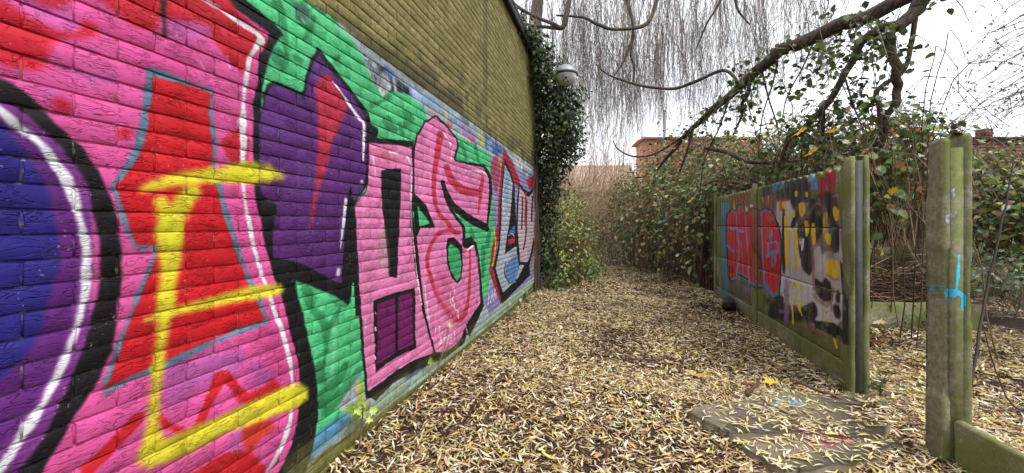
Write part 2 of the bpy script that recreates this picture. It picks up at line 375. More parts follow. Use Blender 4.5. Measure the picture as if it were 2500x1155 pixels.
# yellow tag sprayed over it
for P, wd in (([(345, 462), (400, 446), (470, 434), (560, 424), (630, 424), (690, 430)], (16, 26, 34, 42, 44, 16)), ([(392, 488), (404, 530), (412, 580)], (26, 38, 50)), ([(478, 462), (450, 492), (428, 540), (416, 600)], (40, 46, 50, 52)),
              ([(414, 560), (416, 640), (410, 700), (402, 760), (394, 830), (386, 900), (380, 960), (374, 1020), (370, 1100)], (66, 56, 46, 36, 28, 26, 26, 32, 46)),
              ([(352, 782), (400, 768), (470, 750), (560, 727), (640, 712), (686, 706)], (10, 16, 26, 28, 34, 22)), ([(352, 1122), (400, 1100), (460, 1078), (540, 1040), (620, 1006), (700, 974), (742, 955)], (50, 58, 52, 46, 50, 60, 44))):
    M.stroke(P, wd, YEL, soft=.02, alpha=.95)
# ---- the blue disc at the very near end
outer = [(-300, 120), (-100, 158), (0, 190), (50, 215), (100, 260), (150, 310), (200, 365), (240, 425), (272, 490), (290, 540), (298, 600), (300, 653), (292, 753), (275, 853), (245, 918), (215, 968), (175, 1028), (140, 1088), (105, 1150), (0, 1290), (-300, 1700)]
inner = [(-300, 180), (-100, 212), (0, 240), (30, 250), (75, 285), (125, 330), (175, 390), (210, 450), (230, 510), (246, 590), (245, 678), (230, 778), (205, 858), (175, 928), (140, 1003), (100, 1078), (50, 1148), (-60, 1290), (-300, 1560)]
M.poly(outer, (20, 14, 20), soft=.008)
M.poly(inner, (126, 50, 136), soft=.008)
M.stroke([(222, 520), (234, 590), (234, 680), (220, 770)], (8, 16, 16, 8), (236, 90, 160), soft=.012)
M.poly([(-300, 200), (0, 250), (60, 300), (120, 370), (165, 440), (185, 520), (195, 600), (192, 680), (175, 780), (140, 880), (90, 980), (30, 1060), (-60, 1160), (-300, 1400)], (98, 32, 120), soft=.01)
M.poly([(-300, 260), (0, 300), (60, 362), (110, 430), (132, 500), (142, 578), (146, 650), (125, 720), (95, 820), (50, 880), (0, 925), (-300, 1150)], (40, 34, 128), soft=.012)
M.stroke([(-100, 190), (0, 268), (40, 305), (100, 352), (130, 395), (160, 440), (180, 490), (196, 540), (208, 590), (212, 653), (205, 728), (187, 803), (155, 888), (110, 978), (60, 1053), (20, 1113), (-40, 1190)], (30, 26, 27, 27, 28, 28, 28, 27, 25, 24, 23, 23, 22, 24, 25, 25, 26), WHITE, soft=.007)
M.metric([(-2, 0), (.35, 0), (.35, 3.3), (-2, 3.3)], (60, 36, 136), soft=.05)
# ---- purple letter
M.poly([(641, 225), (650, 205), (668, 195), (735, 225), (742, 220), (745, 189), (759, 145), (776, 118), (786, 125), (823, 172), (860, 223), (901, 277), (906, 300), (924, 314), (924, 325), (918, 340), (900, 350), (899, 450), (866, 495), (869, 569), (872, 650), (880, 770), (868, 772), (864, 690), (861, 684), (856, 738), (850, 745), (816, 721), (780, 705), (720, 684), (690, 690), (655, 620), (632, 455), (634, 338)], BLACK, soft=.008)
M.poly([(637, 300), (643, 245), (655, 216), (670, 208), (710, 222), (742, 240), (754, 195), (768, 148), (779, 135), (812, 174), (845, 214), (872, 254), (893, 287), (896, 305), (895, 390), (893, 440), (885, 465), (864, 492), (856, 458), (850, 470), (843, 560), (838, 640), (834, 693), (805, 682), (770, 661), (735, 644), (700, 634), (668, 628), (663, 585), (668, 548), (676, 515), (676, 502), (640, 474), (634, 455), (636, 340)], PURP, soft=.008)
M.poly([(856, 458), (864, 498), (869, 569), (872, 650), (866, 690), (834, 695), (840, 600), (847, 520)], BLACK, soft=.006)
M.poly([(775, 200), (798, 178), (822, 205), (846, 260), (830, 305), (812, 345), (802, 390), (788, 440), (772, 500), (760, 552), (757, 548), (764, 480), (773, 400), (777, 300), (770, 240)], (208, 40, 64), curve=True, soft=.022, alpha=.9)
for P in ([(690, 420), (760, 400), (770, 470), (700, 470)], [(640, 280), (690, 290), (700, 350), (645, 340)], [(760, 140), (790, 150), (800, 180), (770, 190)]): M.poly(P, (106, 66, 140), curve=True, soft=.05, alpha=.5)
M.stroke([(813, 199), (837, 233), (870, 280), (887, 300), (889, 324), (886, 392)], (6, 6, 5, 5, 5, 3), WHITE, soft=.006)
M.stroke([(845, 485), (838, 549), (831, 608)], (4, 5, 2), WHITE, soft=.006)
for P in ([(883, 440), (884, 446)], [(827, 656), (825, 672)]): M.stroke(P, 8, WHITE, soft=.012, curve=False)
M.stroke([(898, 385), (896, 447), (893, 498)], 4, BLACK, soft=.004)
M.stroke([(560, 424), (600, 423), (640, 424), (668, 427), (692, 431)], (42, 44, 40, 28, 14), YEL, soft=.03, alpha=.9)
# ---- pink letter with the small window
M.poly([(890, 335), (930, 338), (1010, 345), (1014, 420), (1008, 520), (1017, 600), (1026, 680), (1036, 742), (1052, 800), (1068, 862), (1066, 882), (1000, 912), (958, 938), (918, 978), (908, 972), (893, 972), (884, 860), (874, 740), (866, 560), (866, 500), (893, 462), (897, 350)], BLACK, soft=.006)
M.poly([(902, 349), (960, 354), (1005, 360), (1008, 420), (1002, 520), (1008, 600), (1017, 680), (1027, 742), (1043, 800), (1058, 862), (1000, 884), (945, 922), (898, 956), (892, 880), (882, 760), (875, 650), (870, 560), (867, 502), (894, 464), (899, 440)], LPINK, soft=.006)
M.poly([(929, 414), (980, 410), (978, 481), (973, 583), (970, 677), (951, 677), (943, 600), (934, 515)], BLACK, soft=.006)
M.poly([(922, 570), (942, 560), (950, 660), (925, 645)], (190, 150, 150), curve=True, soft=.04, alpha=.6)
M.poly([(910, 365), (960, 370), (985, 385), (930, 395)], (226, 110, 130), soft=.03, alpha=.6)
M.stroke([(950, 372), (990, 378), (1002, 400)], 3, (250, 220, 235), soft=.006)
M.stroke([(910, 380), (918, 430)], 3, (250, 220, 235), soft=.008)
M.poly([(911, 734), (960, 716), (1013, 702), (1015, 850), (990, 862), (945, 886), (917, 908)], BLACK, soft=.006)
M.poly([(921, 742), (965, 727), (965, 861), (922, 888)], (120, 22, 100), soft=.005)
M.poly([(972, 725), (1006, 715), (1008, 840), (972, 857)], (120, 22, 100), soft=.005)
M.stroke([(1006, 420), (1004, 520), (1010, 600), (1020, 680), (1030, 745)], 3, (250, 216, 234), soft=.006)
for y in (760, 800, 840, 870): M.stroke([(916, y), (918, y + 8)], 2.5, WHITE, soft=.004, curve=False)
M.stroke([(892, 780), (893, 800)], 3, WHITE, soft=.005, curve=False)
# ---- pink E
E_ = [(1064, 284), (1090, 312), (1113, 340), (1116, 355), (1108, 388), (1112, 395), (1145, 402), (1180, 409), (1193, 434), (1194, 470), (1188, 546), (1144, 526), (1110, 505), (1088, 472), (1081, 442), (1085, 480), (1095, 502), (1116, 536), (1131, 557), (1131, 600), (1158, 592), (1166, 630), (1171, 680), (1176, 739), (1160, 770), (1141, 812), (1135, 798), (1126, 828), (1106, 848), (1085, 861), (1064, 859), (1048, 805), (1036, 749), (1027, 666), (1018, 590), (1012, 500), (1012, 410), (1014, 362), (1020, 333), (1040, 300)]
M.poly([(1145, 395), (1184, 402), (1200, 430), (1202, 470), (1196, 520), (1190, 562), (1150, 545), (1120, 528), (1145, 520), (1140, 470)], BLACK, soft=.006)
M.stroke(E_, 9, BLACK, curve=False, closed=True, soft=.005)
M.poly(E_, LPINK, soft=.005)
M.poly([(1128, 585), (1150, 578), (1160, 590), (1178, 738), (1142, 818), (1138, 790), (1170, 735), (1158, 610), (1132, 605)], BLACK, soft=.005)
M.poly([(1135, 612), (1157, 598), (1164, 630), (1170, 680), (1173, 738), (1140, 790), (1120, 700), (1128, 640)], LPINK, soft=.005)
M.poly([(1063, 862), (1086, 862), (1106, 848), (1126, 828), (1136, 800), (1141, 815), (1178, 738), (1183, 745), (1147, 822), (1140, 818), (1130, 842), (1108, 858), (1085, 875), (1066, 884)], BLACK, soft=.005)
M.poly([(1009, 470), (1040, 500), (1063, 556), (1027, 556), (1018, 578), (1009, 545)], BLACK, soft=.005)
M.poly([(1020, 504), (1048, 545), (1023, 553)], GREEN, soft=.005)
M.stroke([(1081, 442), (1092, 490), (1113, 530), (1132, 557), (1132, 600)], (12, 9, 7, 7, 7), BLACK, soft=.005)
M.poly([(1081, 444), (1110, 495), (1146, 524), (1190, 548), (1196, 560), (1190, 566), (1150, 548), (1112, 520), (1092, 490)], BLACK, soft=.005)
M.poly([(1089, 600), (1094, 582), (1108, 580), (1129, 602), (1130, 650), (1127, 680), (1117, 692), (1104, 680), (1092, 645)], BLACK, soft=.005)
M.poly([(1095, 604), (1101, 596), (1123, 612), (1127, 646), (1125, 676), (1115, 687), (1101, 662), (1095, 632)], (60, 180, 106), soft=.006)
for P, wd in (([(1077, 321), (1068, 371), (1060, 430), (1060, 474), (1071, 520), (1094, 545), (1110, 568), (1122, 571)], (18, 15, 12, 11, 10, 10, 9, 5)),
              ([(1122, 566), (1098, 562), (1073, 569), (1053, 597), (1043, 638), (1053, 680), (1067, 722), (1084, 749), (1112, 780), (1132, 770), (1143, 735), (1147, 673), (1147, 611)], (6, 9, 9, 9, 9, 9, 10, 12, 16, 12, 7, 6, 4)),
              ([(1089, 404), (1101, 436), (1124, 461), (1157, 470), (1174, 462), (1178, 428)], (14, 18, 20, 18, 12, 6)), ([(1174, 466), (1168, 518)], (9, 5))):
    M.stroke(P, wd, (206, 40, 66), soft=.01, alpha=.88)
M.poly([(1060, 690), (1080, 660), (1110, 720), (1130, 760), (1100, 790), (1075, 750)], (216, 84, 130), curve=True, soft=.03, alpha=.55)
M.stroke([(1077, 316), (1090, 335), (1101, 354)], 3, (252, 226, 238), soft=.005)
M.stroke([(1136, 416), (1160, 418), (1180, 420), (1190, 432)], (2, 4, 4, 3), (252, 226, 238), soft=.006)
M.stroke([(1106, 362), (1101, 392)], 2.5, (252, 226, 238), soft=.005)
M.stroke([(1140, 610), (1155, 600)], 3, WHITE, soft=.005)
M.stroke([(1050, 800), (1042, 740), (1036, 690)], 2, (250, 216, 234), soft=.006)
# scratched white tag  "D WA  JANT"
for P in ([(1066, 792), (1062, 815), (1074, 812), (1072, 792), (1066, 792)], [(1080, 775), (1083, 792), (1088, 780), (1092, 790), (1094, 772)], [(1097, 790), (1101, 770), (1106, 788)], [(1076, 822), (1079, 838), (1072, 840)], [(1082, 840), (1088, 815), (1092, 836)], [(1094, 838), (1094, 812), (1101, 832), (1102, 808)], [(1103, 808), (1116, 800)], [(1109, 806), (1110, 830)], [(1100, 826), (1112, 822)], [(1098, 840), (1104, 838)], [(1108, 700), (1112, 720), (1104, 730), (1110, 745)], [(1090, 720), (1100, 715), (1100, 740), (1118, 760), (1120, 780)]):
    M.stroke(P, 2.2, (248, 226, 236), curve=False, soft=.004, alpha=.85)
for P in ([(1192, 745), (1194, 715), (1198, 740), (1202, 710), (1204, 735), (1209, 705), (1211, 728)], [(1183, 765), (1188, 750), (1190, 762)]): M.stroke(P, 2, (236, 232, 246), curve=False, soft=.005)
# ---- the grey piece at the far end
M.poly([(1196, 385), (1236, 368), (1262, 410), (1300, 440), (1318, 470), (1322, 600), (1300, 680), (1232, 735), (1206, 690), (1206, 560), (1202, 460)], (150, 146, 196), soft=.015)
M.poly([(1198, 400), (1212, 380), (1222, 400), (1214, 470), (1204, 450)], (186, 60, 80), curve=True, soft=.02, alpha=.8)
M.stroke([(1216, 380), (1226, 420), (1220, 460)], 5, (224, 130, 60), soft=.012)
M.poly([(1230, 362), (1250, 395), (1262, 425), (1270, 440), (1268, 462), (1250, 440), (1238, 410), (1230, 440), (1224, 520), (1218, 580), (1206, 640), (1204, 660), (1226, 728), (1222, 742), (1194, 662), (1200, 610), (1214, 545), (1217, 480), (1224, 410)], (186, 34, 50), soft=.008)
M.stroke([(1206, 560), (1210, 600), (1202, 650)], 3, (224, 190, 60), soft=.008)
M.poly([(1232, 388), (1248, 418), (1256, 450), (1259, 520), (1264, 600), (1270, 652), (1292, 640), (1294, 668), (1226, 742), (1204, 656), (1216, 600), (1219, 550), (1222, 480)], (22, 22, 28), soft=.006)
M.poly([(1233, 402), (1244, 424), (1252, 448), (1248, 500), (1244, 540), (1236, 590), (1232, 620), (1254, 606), (1260, 600), (1266, 650), (1286, 636), (1264, 680), (1228, 715), (1210, 655), (1220, 605), (1224, 550), (1226, 480)], (184, 190, 204), soft=.006)
M.poly([(1235, 410), (1245, 428), (1240, 500), (1230, 490)], (140, 170, 196), soft=.012)
M.poly([(1239, 580), (1246, 552), (1258, 548), (1259, 600), (1236, 612)], (22, 22, 28), soft=.006)
M.poly([(1243, 566), (1257, 548), (1258, 572), (1244, 576)], (60, 110, 190), soft=.006)
M.poly([(1242, 584), (1257, 578), (1257, 592), (1240, 598)], (206, 40, 56), soft=.006)
M.stroke([(1242, 574), (1250, 570), (1256, 578)], 2, WHITE, soft=.004)
M.poly([(1236, 645), (1250, 630), (1264, 622), (1268, 655), (1258, 690), (1244, 694), (1232, 672)], (96, 140, 196), soft=.008)
M.stroke([(1234, 640), (1232, 670), (1244, 692)], 2, (22, 22, 28), soft=.004)
M.poly([(1268, 446), (1280, 462), (1292, 470), (1308, 448), (1316, 500), (1312, 560), (1298, 628), (1292, 650), (1266, 646), (1260, 560), (1262, 490)], (24, 22, 28), soft=.006)
M.poly([(1269, 456), (1280, 472), (1290, 482), (1306, 462), (1312, 500), (1308, 556), (1295, 620), (1289, 640), (1270, 640), (1264, 560), (1266, 495)], (206, 178, 190), soft=.006)
M.poly([(1284, 440), (1308, 425), (1311, 447), (1292, 462)], (200, 36, 52), soft=.008)
for P in ([(1276, 480), (1274, 560)], [(1286, 490), (1284, 570), (1278, 610)], [(1300, 480), (1298, 540)]): M.stroke(P, 3.5, (70, 40, 52), soft=.005)
M.stroke([(1284, 470), (1282, 540), (1286, 560)], 4, (186, 44, 58), soft=.006)
M.poly([(1226, 742), (1222, 728), (1262, 690), (1292, 650), (1294, 672), (1262, 705)], (20, 20, 26), soft=.006)
M.stroke([(1305, 560), (1306, 610), (1300, 660)], 4, (210, 176, 70), soft=.006)
M.stroke([(1313, 480), (1316, 540), (1314, 600)], 4, (190, 50, 60), soft=.008)
M.stroke([(1312, 600), (1315, 660)], 7, (80, 130, 160), soft=.012)
# weathering: worn specks, grime near the foot
spk = (vnoise(M.yy, M.zz, 130, 91) > .93) & (vnoise(M.yy, M.zz, 11, 92) > .62)
M.rgb[spk] = M.rgb[spk] * .3 + .65 * .7
M.rgb *= (0.80 + .2 * M.mot)[..., None]
lum = M.rgb @ np.array((.3, .59, .11), np.float32)
M.rgb = M.rgb * .93 + lum[..., None] * .07
foot = np.clip(1 - (M.zz - .12) / .22, 0, 1) * np.clip((M.mot - .25) * 3, 0, 1)
M.a *= 1 - .8 * foot
M.a = np.where(M.zz < .11, 0, M.a)
mural = M.image('mural_paint')

# material shared by bricks and mortar
def wall_material(name, mortar):
    m, t, b = new_mat(name)
    pos = position(t)
    pc, pa, xyz = paint_nodes(t, pos, M, mural)
    row = math_n(t, 'FLOOR', math_n(t, 'MULTIPLY_ADD', xyz[2], 1 / .075, .02))
    off = math_n(t, 'MULTIPLY', math_n(t, 'MODULO', row, 2.0), .5)
    colm = math_n(t, 'FLOOR', math_n(t, 'ADD', math_n(t, 'MULTIPLY_ADD', xyz[1], 1 / .225, -1.639 / .225 + 40), off))
    cv = N(t, 'CombineXYZ'); t.links.new(row, cv.inputs[0]); t.links.new(colm, cv.inputs[1])
    wn = N(t, 'TexWhiteNoise', noise_dimensions='2D'); t.links.new(cv.outputs[0], wn.inputs['Vector'])
    n1 = noise(t, pos, 2.2, 5); n2 = noise(t, pos, 38, 4, .65)
    if mortar:
        base = mixc(t, n2, (.12, .105, .06, 1), (.25, .23, .155, 1))
    else:
        base = mixc(t, wn.outputs['Value'], L4((116, 107, 62)), L4((148, 137, 90)))
        base = mixc(t, ramp(t, n2, .35, .75), base, L4((100, 92, 54)))
        base = mixc(t, math_n(t, 'MULTIPLY', ramp(t, n1, .52, .72), .55), base, L4((104, 108, 58)))
    # damp green foot
    low = ramp(t, math_n(t, 'ADD', xyz[2], math_n(t, 'MULTIPLY', n1, .3)), .62, .25)
    base = mixc(t, math_n(t, 'MULTIPLY', low, .6), base, L4((96, 98, 44)))
    # rain-washed streaks under the roof edge
    st = noise(t, scaled(t, pos, (3, 9, .35)), 1.0, 3)
    base = mixc(t, math_n(t, 'MULTIPLY', ramp(t, st, .55, .75), .35), base, L4((82, 78, 48)))
    chip = ramp(t, noise(t, pos, 95, 3, .7), .70, .76)
    chip = math_n(t, 'MULTIPLY', chip, ramp(t, noise(t, pos, 3.1, 3), .52, .6))
    cover = math_n(t, 'MULTIPLY', pa, math_n(t, 'SUBTRACT', 1.0, math_n(t, 'MULTIPLY', chip, .8)))
    if mortar: cover = math_n(t, 'MULTIPLY', cover, ramp(t, noise(t, pos, 22, 4, .7), .25, .55))
    gr = noise(t, pos, 60, 3, .6)
    pc2 = mixc(t, math_n(t, 'MULTIPLY', ramp(t, gr, .5, .8), .22), pc, (.03, .025, .03, 1))
    pc2 = mixc(t, math_n(t, 'MULTIPLY', wn.outputs['Value'], .12), pc2, (.0, .0, .0, 1))
    colr = mixc(t, cover, base, pc2)
    t.links.new(colr, b.inputs['Base Color'])
    rg = math_n(t, 'MULTIPLY_ADD', cover, -.24, .86); t.links.new(rg, b.inputs['Roughness'])
    b.inputs['Specular IOR Level'].default_value = .2
    if mortar:
        bump(t, b, noise(t, pos, 160, 3), .4, .003)
    else:
        # drag-faced brick: wavy creases, mostly lengthwise, different on every brick
        ofs = N(t, 'VectorMath', operation='MULTIPLY_ADD')
        t.links.new(wn.outputs['Color'], ofs.inputs[0]); ofs.inputs[1].default_value = (5, 5, 5); t.links.new(pos, ofs.inputs[2])
        a1 = noise(t, scaled(t, ofs.outputs[0], (10, 9, 38)), 1.0, 2.5, .5, .9)
        a2 = noise(t, scaled(t, ofs.outputs[0], (20, 15, 60)), 1.0, 2.0, .5, 1.2)
        c1 = ramp(t, math_n(t, 'ABSOLUTE', math_n(t, 'SUBTRACT', a1, .5)), .0, .035)
        c2 = ramp(t, math_n(t, 'ABSOLUTE', math_n(t, 'SUBTRACT', a2, .5)), .0, .05)
        g1 = ramp(t, noise(t, ofs.outputs[0], 13, 2), .40, .56); g2 = ramp(t, noise(t, ofs.outputs[0], 21, 2), .46, .6)
        h1 = math_n(t, 'MULTIPLY', math_n(t, 'SUBTRACT', 1.0, c1), g1); h2 = math_n(t, 'MULTIPLY', math_n(t, 'SUBTRACT', 1.0, c2), g2)
        step = math_n(t, 'MULTIPLY', math_n(t, 'GREATER_THAN', a1, .5), .35)
        hh = math_n(t, 'SUBTRACT', step, math_n(t, 'ADD', h1, math_n(t, 'MULTIPLY', h2, .6)))
        nb = bump(t, b, hh, .9, .0052)
        bump(t, b, noise(t, pos, 190, 4, .7), .35, .0022, nb)
    return m
MAT_BRICK = wall_material('painted_brick', False)
MAT_MORTAR = wall_material('painted_mortar', True)

wall = thing('brick_building', 'tall brown brick building side covered below with pink, red, purple and green graffiti', 'building', (WX, 4.0, 0))
# mortar: raked bed joints, shallower behind the bricks; one profile run along the wall
c_ = .075; nrow = int(WALL_TOP / c_)
prof = [(-.02, 0)]
prof = []
for k in range(nrow + 1):
    z = k * c_
    prof += [(-.0095, z - .008), (-.0095, z + .0035), (-.0065, z + .0045), (-.0065, z + c_ - .009)]
prof = [p for p in prof if -.1 < p[1] < WALL_TOP]
prof[0] = (-.0125, -.3)
V = []; Fq = []
for y in (WALL_BEG, WALL_END - .02):
    V += [(WX + dx, y, z) for dx, z in prof]
n_ = len(prof)
Fq = [(i, i + 1, n_ + i + 1, n_ + i) for i in range(n_ - 1)]
link('mortar', mesh_np('mortar', V, [np.array(Fq)]), MAT_MORTAR, wall)
def brick_mesh(name, L, seed):
    """front at x = 0, origin at its lower near corner; chamfered, uneven face"""
    r = np.random.default_rng(seed); H0, H1 = .0015, .0692
    ys = np.array([0, .002, L * .33, L * .66, L - .002, L]); zs = np.array([H0, H0 + .0018, (H0 + H1) / 2, H1 - .0022, H1])
    V = []
    for j, z in enumerate(zs):
        for i, y in enumerate(ys):
            edge = i in (0, len(ys) - 1) or j in (0, len(zs) - 1)
            x = -.0012 if edge else 0
            if j == len(zs) - 1: x = -.0024
            V.append((x + r.normal(0, .0005), y + (r.normal(0, .0016) if edge else 0), z + (r.normal(0, .0012) if edge else 0)))
    nx, nz = len(ys), len(zs); Fq = [(j * nx + i, j * nx + i + 1, (j + 1) * nx + i + 1, (j + 1) * nx + i) for j in range(nz - 1) for i in range(nx - 1)]
    ring = [i for i in range(nx)] + [j * nx + nx - 1 for j in range(1, nz)] + [(nz - 1) * nx + i for i in range(nx - 2, -1, -1)] + [j * nx for j in range(nz - 2, 0, -1)]
    b0 = len(V); V += [(-.05, V[i][1], V[i][2]) for i in ring]; m_ = len(ring)
    Fq += [(ring[i], b0 + i, b0 + (i + 1) % m_, ring[(i + 1) % m_]) for i in range(m_)]
    return np.array(V, float), np.array(Fq)
variants = [brick_mesh('brick', .216, s) for s in range(9)]
vmesh = []
for Vb, Fb in variants:
    me = mesh_np('brick', Vb, [Fb]); me.materials.append(MAT_BRICK); vmesh.append(me)
cand = []
for k in range(nrow):
    z = k * c_; y0 = 1.639 + .0045 + (0 if k % 2 == 0 else -.1125) - 24 * .225
    i = 0
    while True:
        y = y0 + i * .225; i += 1
        if y > WALL_END: break
        if y + .216 < WALL_BEG: continue
        ya, yb = max(y, WALL_BEG), min(y + .216, WALL_END)
        if yb - ya < .03: continue
        full = yb - ya > .2155
        f = SP * -WX + CP * (y + .11)
        area = 0
        if f > .3:
            px = 1495 - F_PX * -WX / (CP * f); py = HZ - (z + .035 - CAM_H) * F_PX / f
            if -30 < px < 1330 and -20 < py < 1175: area = 1 / f ** 3
        cand.append((area, k, ya, yb, full))
cand.sort(key=lambda a: -a[0])
rest = MB(); nb_ = 0
base_off = -abs_loc(wall)
for area, k, ya, yb, full in cand:
    q = R_.randrange(9); z = k * c_; dx = R_.gauss(0, .0013)
    if full and nb_ < 298 and area > 0:
        o = bpy.data.objects.new('brick', vmesh[q]); col.objects.link(o)
        o.location = base_off + Vector((WX + dx, ya, z)); o.parent = wall; nb_ += 1
    else:
        Vb, Fb = variants[q]; Vc = Vb.copy()
        Vc[:, 1] *= (yb - ya) / .216
        rest.add(Vc + np.array((WX + dx, ya, z)), [Fb])
rest.build('brickwork', MAT_BRICK, wall, kind='stuff')
# the rest of the building: end wall, back, roof with a dark edge
m_end, t, b = new_mat('bare_brick')
pos = position(t); bt = N(t, 'TexBrick'); 
sw = N(t, 'SeparateXYZ'); t.links.new(pos, sw.inputs[0]); cw = N(t, 'CombineXYZ')
t.links.new(math_n(t, 'ADD', sw.outputs[0], sw.outputs[1]), cw.inputs[0]); t.links.new(sw.outputs[2], cw.inputs[1]); t.links.new(cw.outputs[0], bt.inputs['Vector'])
bt.inputs['Scale'].default_value = 1; bt.inputs['Brick Width'].default_value = .225; bt.inputs['Row Height'].default_value = .075; bt.inputs['Mortar Size'].default_value = .006
bt.inputs['Color1'].default_value = L4((110, 98, 46)); bt.inputs['Color2'].default_value = L4((146, 128, 66)); bt.inputs['Mortar'].default_value = (.13, .115, .07, 1)
t.links.new(bt.outputs['Color'], b.inputs['Base Color']); b.inputs['Roughness'].default_value = .85
bump(t, b, math_n(t, 'SUBTRACT', 1.0, bt.outputs['Fac']), .6, .008)
MAT_BARE = m_end
mb = MB(); mb.box(WX - 7, WX - .055, WALL_BEG, WALL_END - .004, -.3, WALL_TOP - .01); mb.build('end_wall', m_end, wall)
m_dark, t, b = new_mat('roof_felt'); b.inputs['Roughness'].default_value = .8
t.links.new(mixc(t, noise(t, position(t), 12), (.012, .012, .012, 1), (.035, .035, .032, 1)), b.inputs['Base Color'])
mb = MB(); mb.box(WX - 7.1, WX + .09, WALL_BEG, WALL_END + .08, WALL_TOP, WALL_TOP + .06); mb.box(WX + .055, WX + .085, WALL_BEG, WALL_END + .07, WALL_TOP - .13, WALL_TOP - .002)
mb.build('roof', m_dark, wall)

# ================================================================== GROUND
xs = np.unique(np.concatenate([np.linspace(-150, -9, 10), np.arange(-8.9, 14, .16), np.linspace(14.2, 150, 10)]))
ys = np.unique(np.concatenate([np.linspace(-60, -4, 6), np.arange(-3.8, 24, .16), np.linspace(24.2, 260, 12)]))
gx, gy = np.meshgrid(xs, ys)
gV = np.stack([gx, gy, gz(gx, gy)], -1).reshape(-1, 3); nx = len(xs)
ii = (np.arange(len(ys) - 1)[:, None] * nx + np.arange(nx - 1)[None]).ravel()
m_soil, t, b = new_mat('dark_leaf_mould'); pos = position(t)
n1 = noise(t, pos, 7, 6, .7); n2 = noise(t, pos, 45, 5, .7)
cg = mixc(t, ramp(t, n1, .3, .7), L4((34, 22, 20)), L4((70, 46, 36))); cg = mixc(t, ramp(t, n2, .5, .75), cg, L4((120, 92, 66)))
t.links.new(cg, b.inputs['Base Color']); b.inputs['Roughness'].default_value = .9
bump(t, b, n2, .8, .02)
tag(link('ground', mesh_np('ground', gV, [np.stack([ii, ii + 1, ii + nx + 1, ii + nx], 1)], smooth=True), m_soil), kind='structure')

# ------------------------------------------------------------------ leaves: templates and scatter
def leaf_willow():
    V = [(0, 0, 0), (.32, .07, .012), (.32, 0, 0), (.32, -.07, .012), (.68, .055, .012), (.68, 0, .004), (.68, -.055, .012), (1, 0, 0)]
    return np.array(V), [np.array([(0, 2, 1), (0, 3, 2), (4, 5, 7), (5, 6, 7)]), np.array([(1, 2, 5, 4), (2, 3, 6, 5)])]
def leaf_ovate(wd=.36):
    V = [(0, 0, 0), (.3, wd, .06), (.32, 0, -.02), (.3, -wd, .06), (.68, wd * .78, .03), (.7, 0, -.03), (.68, -wd * .78, .03), (1, 0, -.1)]
    return np.array(V), [np.array([(0, 2, 1), (0, 3, 2), (4, 5, 7), (5, 6, 7)]), np.array([(1, 2, 5, 4), (2, 3, 6, 5)])]
def leaf_ivy():
    V = [(0, 0, 0), (-.12, .34, .03), (.22, .22, .02), (.34, .52, 0), (.55, .2, .01), (1, 0, -.05), (.55, -.2, .01), (.34, -.52, 0), (.22, -.22, .02), (-.12, -.34, .03), (.35, 0, -.02)]
    return np.array(V), [np.array([(0, 10, 1)[::-1], (1, 10, 2)[::-1], (2, 10, 3)[::-1], (3, 10, 4)[::-1], (4, 10, 5)[::-1], (5, 10, 6)[::-1], (6, 10, 7)[::-1], (7, 10, 8)[::-1], (8, 10, 9)[::-1], (9, 10, 0)[::-1]])]
def leaf_maple():
    a = [(180, .08), (150, .45), (128, .32), (100, .75), (82, .5), (72, .62), (52, .45), (38, .95), (20, .6), (0, 1.1)]
    pts = [(r * math.cos(math.radians(d)), r * math.sin(math.radians(d)), R_.uniform(-.06, .1)) for d, r in a]
    pts += [(x, -y, z + R_.uniform(-.05, .05)) for x, y, z in pts[-2:0:-1]]
    V = [(.12, 0, -.04)] + pts; n = len(pts)
    return np.array(V), [np.array([(0, 1 + (i + 1) % n, 1 + i) for i in range(n)])]
def rot_from(d, n):
    """rows x = leaf axis d, z ~ leaf normal n"""
    d = d / (np.linalg.norm(d, axis=1, keepdims=True) + 1e-9)
    y = np.cross(n, d); y /= np.linalg.norm(y, axis=1, keepdims=True) + 1e-9
    z = np.cross(d, y)
    return np.stack([d, y, z], 1)                 # (N,3 axes,3)
def scatter(tmpl, P, D, Nn, S, C, curl=None, wscale=None):
    TV, TF = tmpl; n = len(P); k = len(TV)
    T = np.broadcast_to(TV, (n, k, 3)).copy()
    if wscale is not None: T[:, :, 1] *= wscale[:, None]
    if curl is not None: T[:, :, 2] += curl[:, None] * (T[:, :, 0] - .5) ** 2 * 4
    Rm = rot_from(D, Nn)
    V = np.einsum('nki,nij->nkj', T, Rm) * S[:, None, None] + P[:, None]
    o = (np.arange(n) * k)[:, None, None]
    fs = [(f[None] + o).reshape(-1, f.shape[1]) for f in TF]
    return V.reshape(-1, 3), fs, np.repeat(C, k, 0)
def pick(cols, wts, n, jit=.18):
    c = lin(np.array(cols)); i = rng.choice(len(cols), n, p=np.array(wts) / sum(wts))
    return np.clip(c[i] * (1 + rng.normal(0, jit, (n, 1))) * (1 + rng.normal(0, .05, (n, 3))), .003, .95)
def leaf_mat(name, rough=.45, trans=.25, spec=.5):
    m, t, b = new_mat(name)
    a = N(t, 'Attribute'); a.attribute_name = 'Col'
    cc = mixc(t, math_n(t, 'MULTIPLY', ramp(t, noise(t, position(t), 60, 3), .4, .7), .3), a.outputs['Color'], (.05, .04, .02, 1))
    t.links.new(cc, b.inputs['Base Color']); b.inputs['Roughness'].default_value = rough; b.inputs['Specular IOR Level'].default_value = spec
    tr = N(t, 'BsdfTranslucent'); t.links.new(a.outputs['Color'], tr.inputs['Color'])
    mxs = N(t, 'MixShader'); mxs.inputs[0].default_value = trans
    t.links.new(b.outputs[0], mxs.inputs[1]); t.links.new(tr.outputs[0], mxs.inputs[2])
    t.links.new(mxs.outputs[0], t.nodes['Material Output'].inputs['Surface'])
    return m
MAT_LITTER = leaf_mat('dry_leaf', .55, .12, .35)
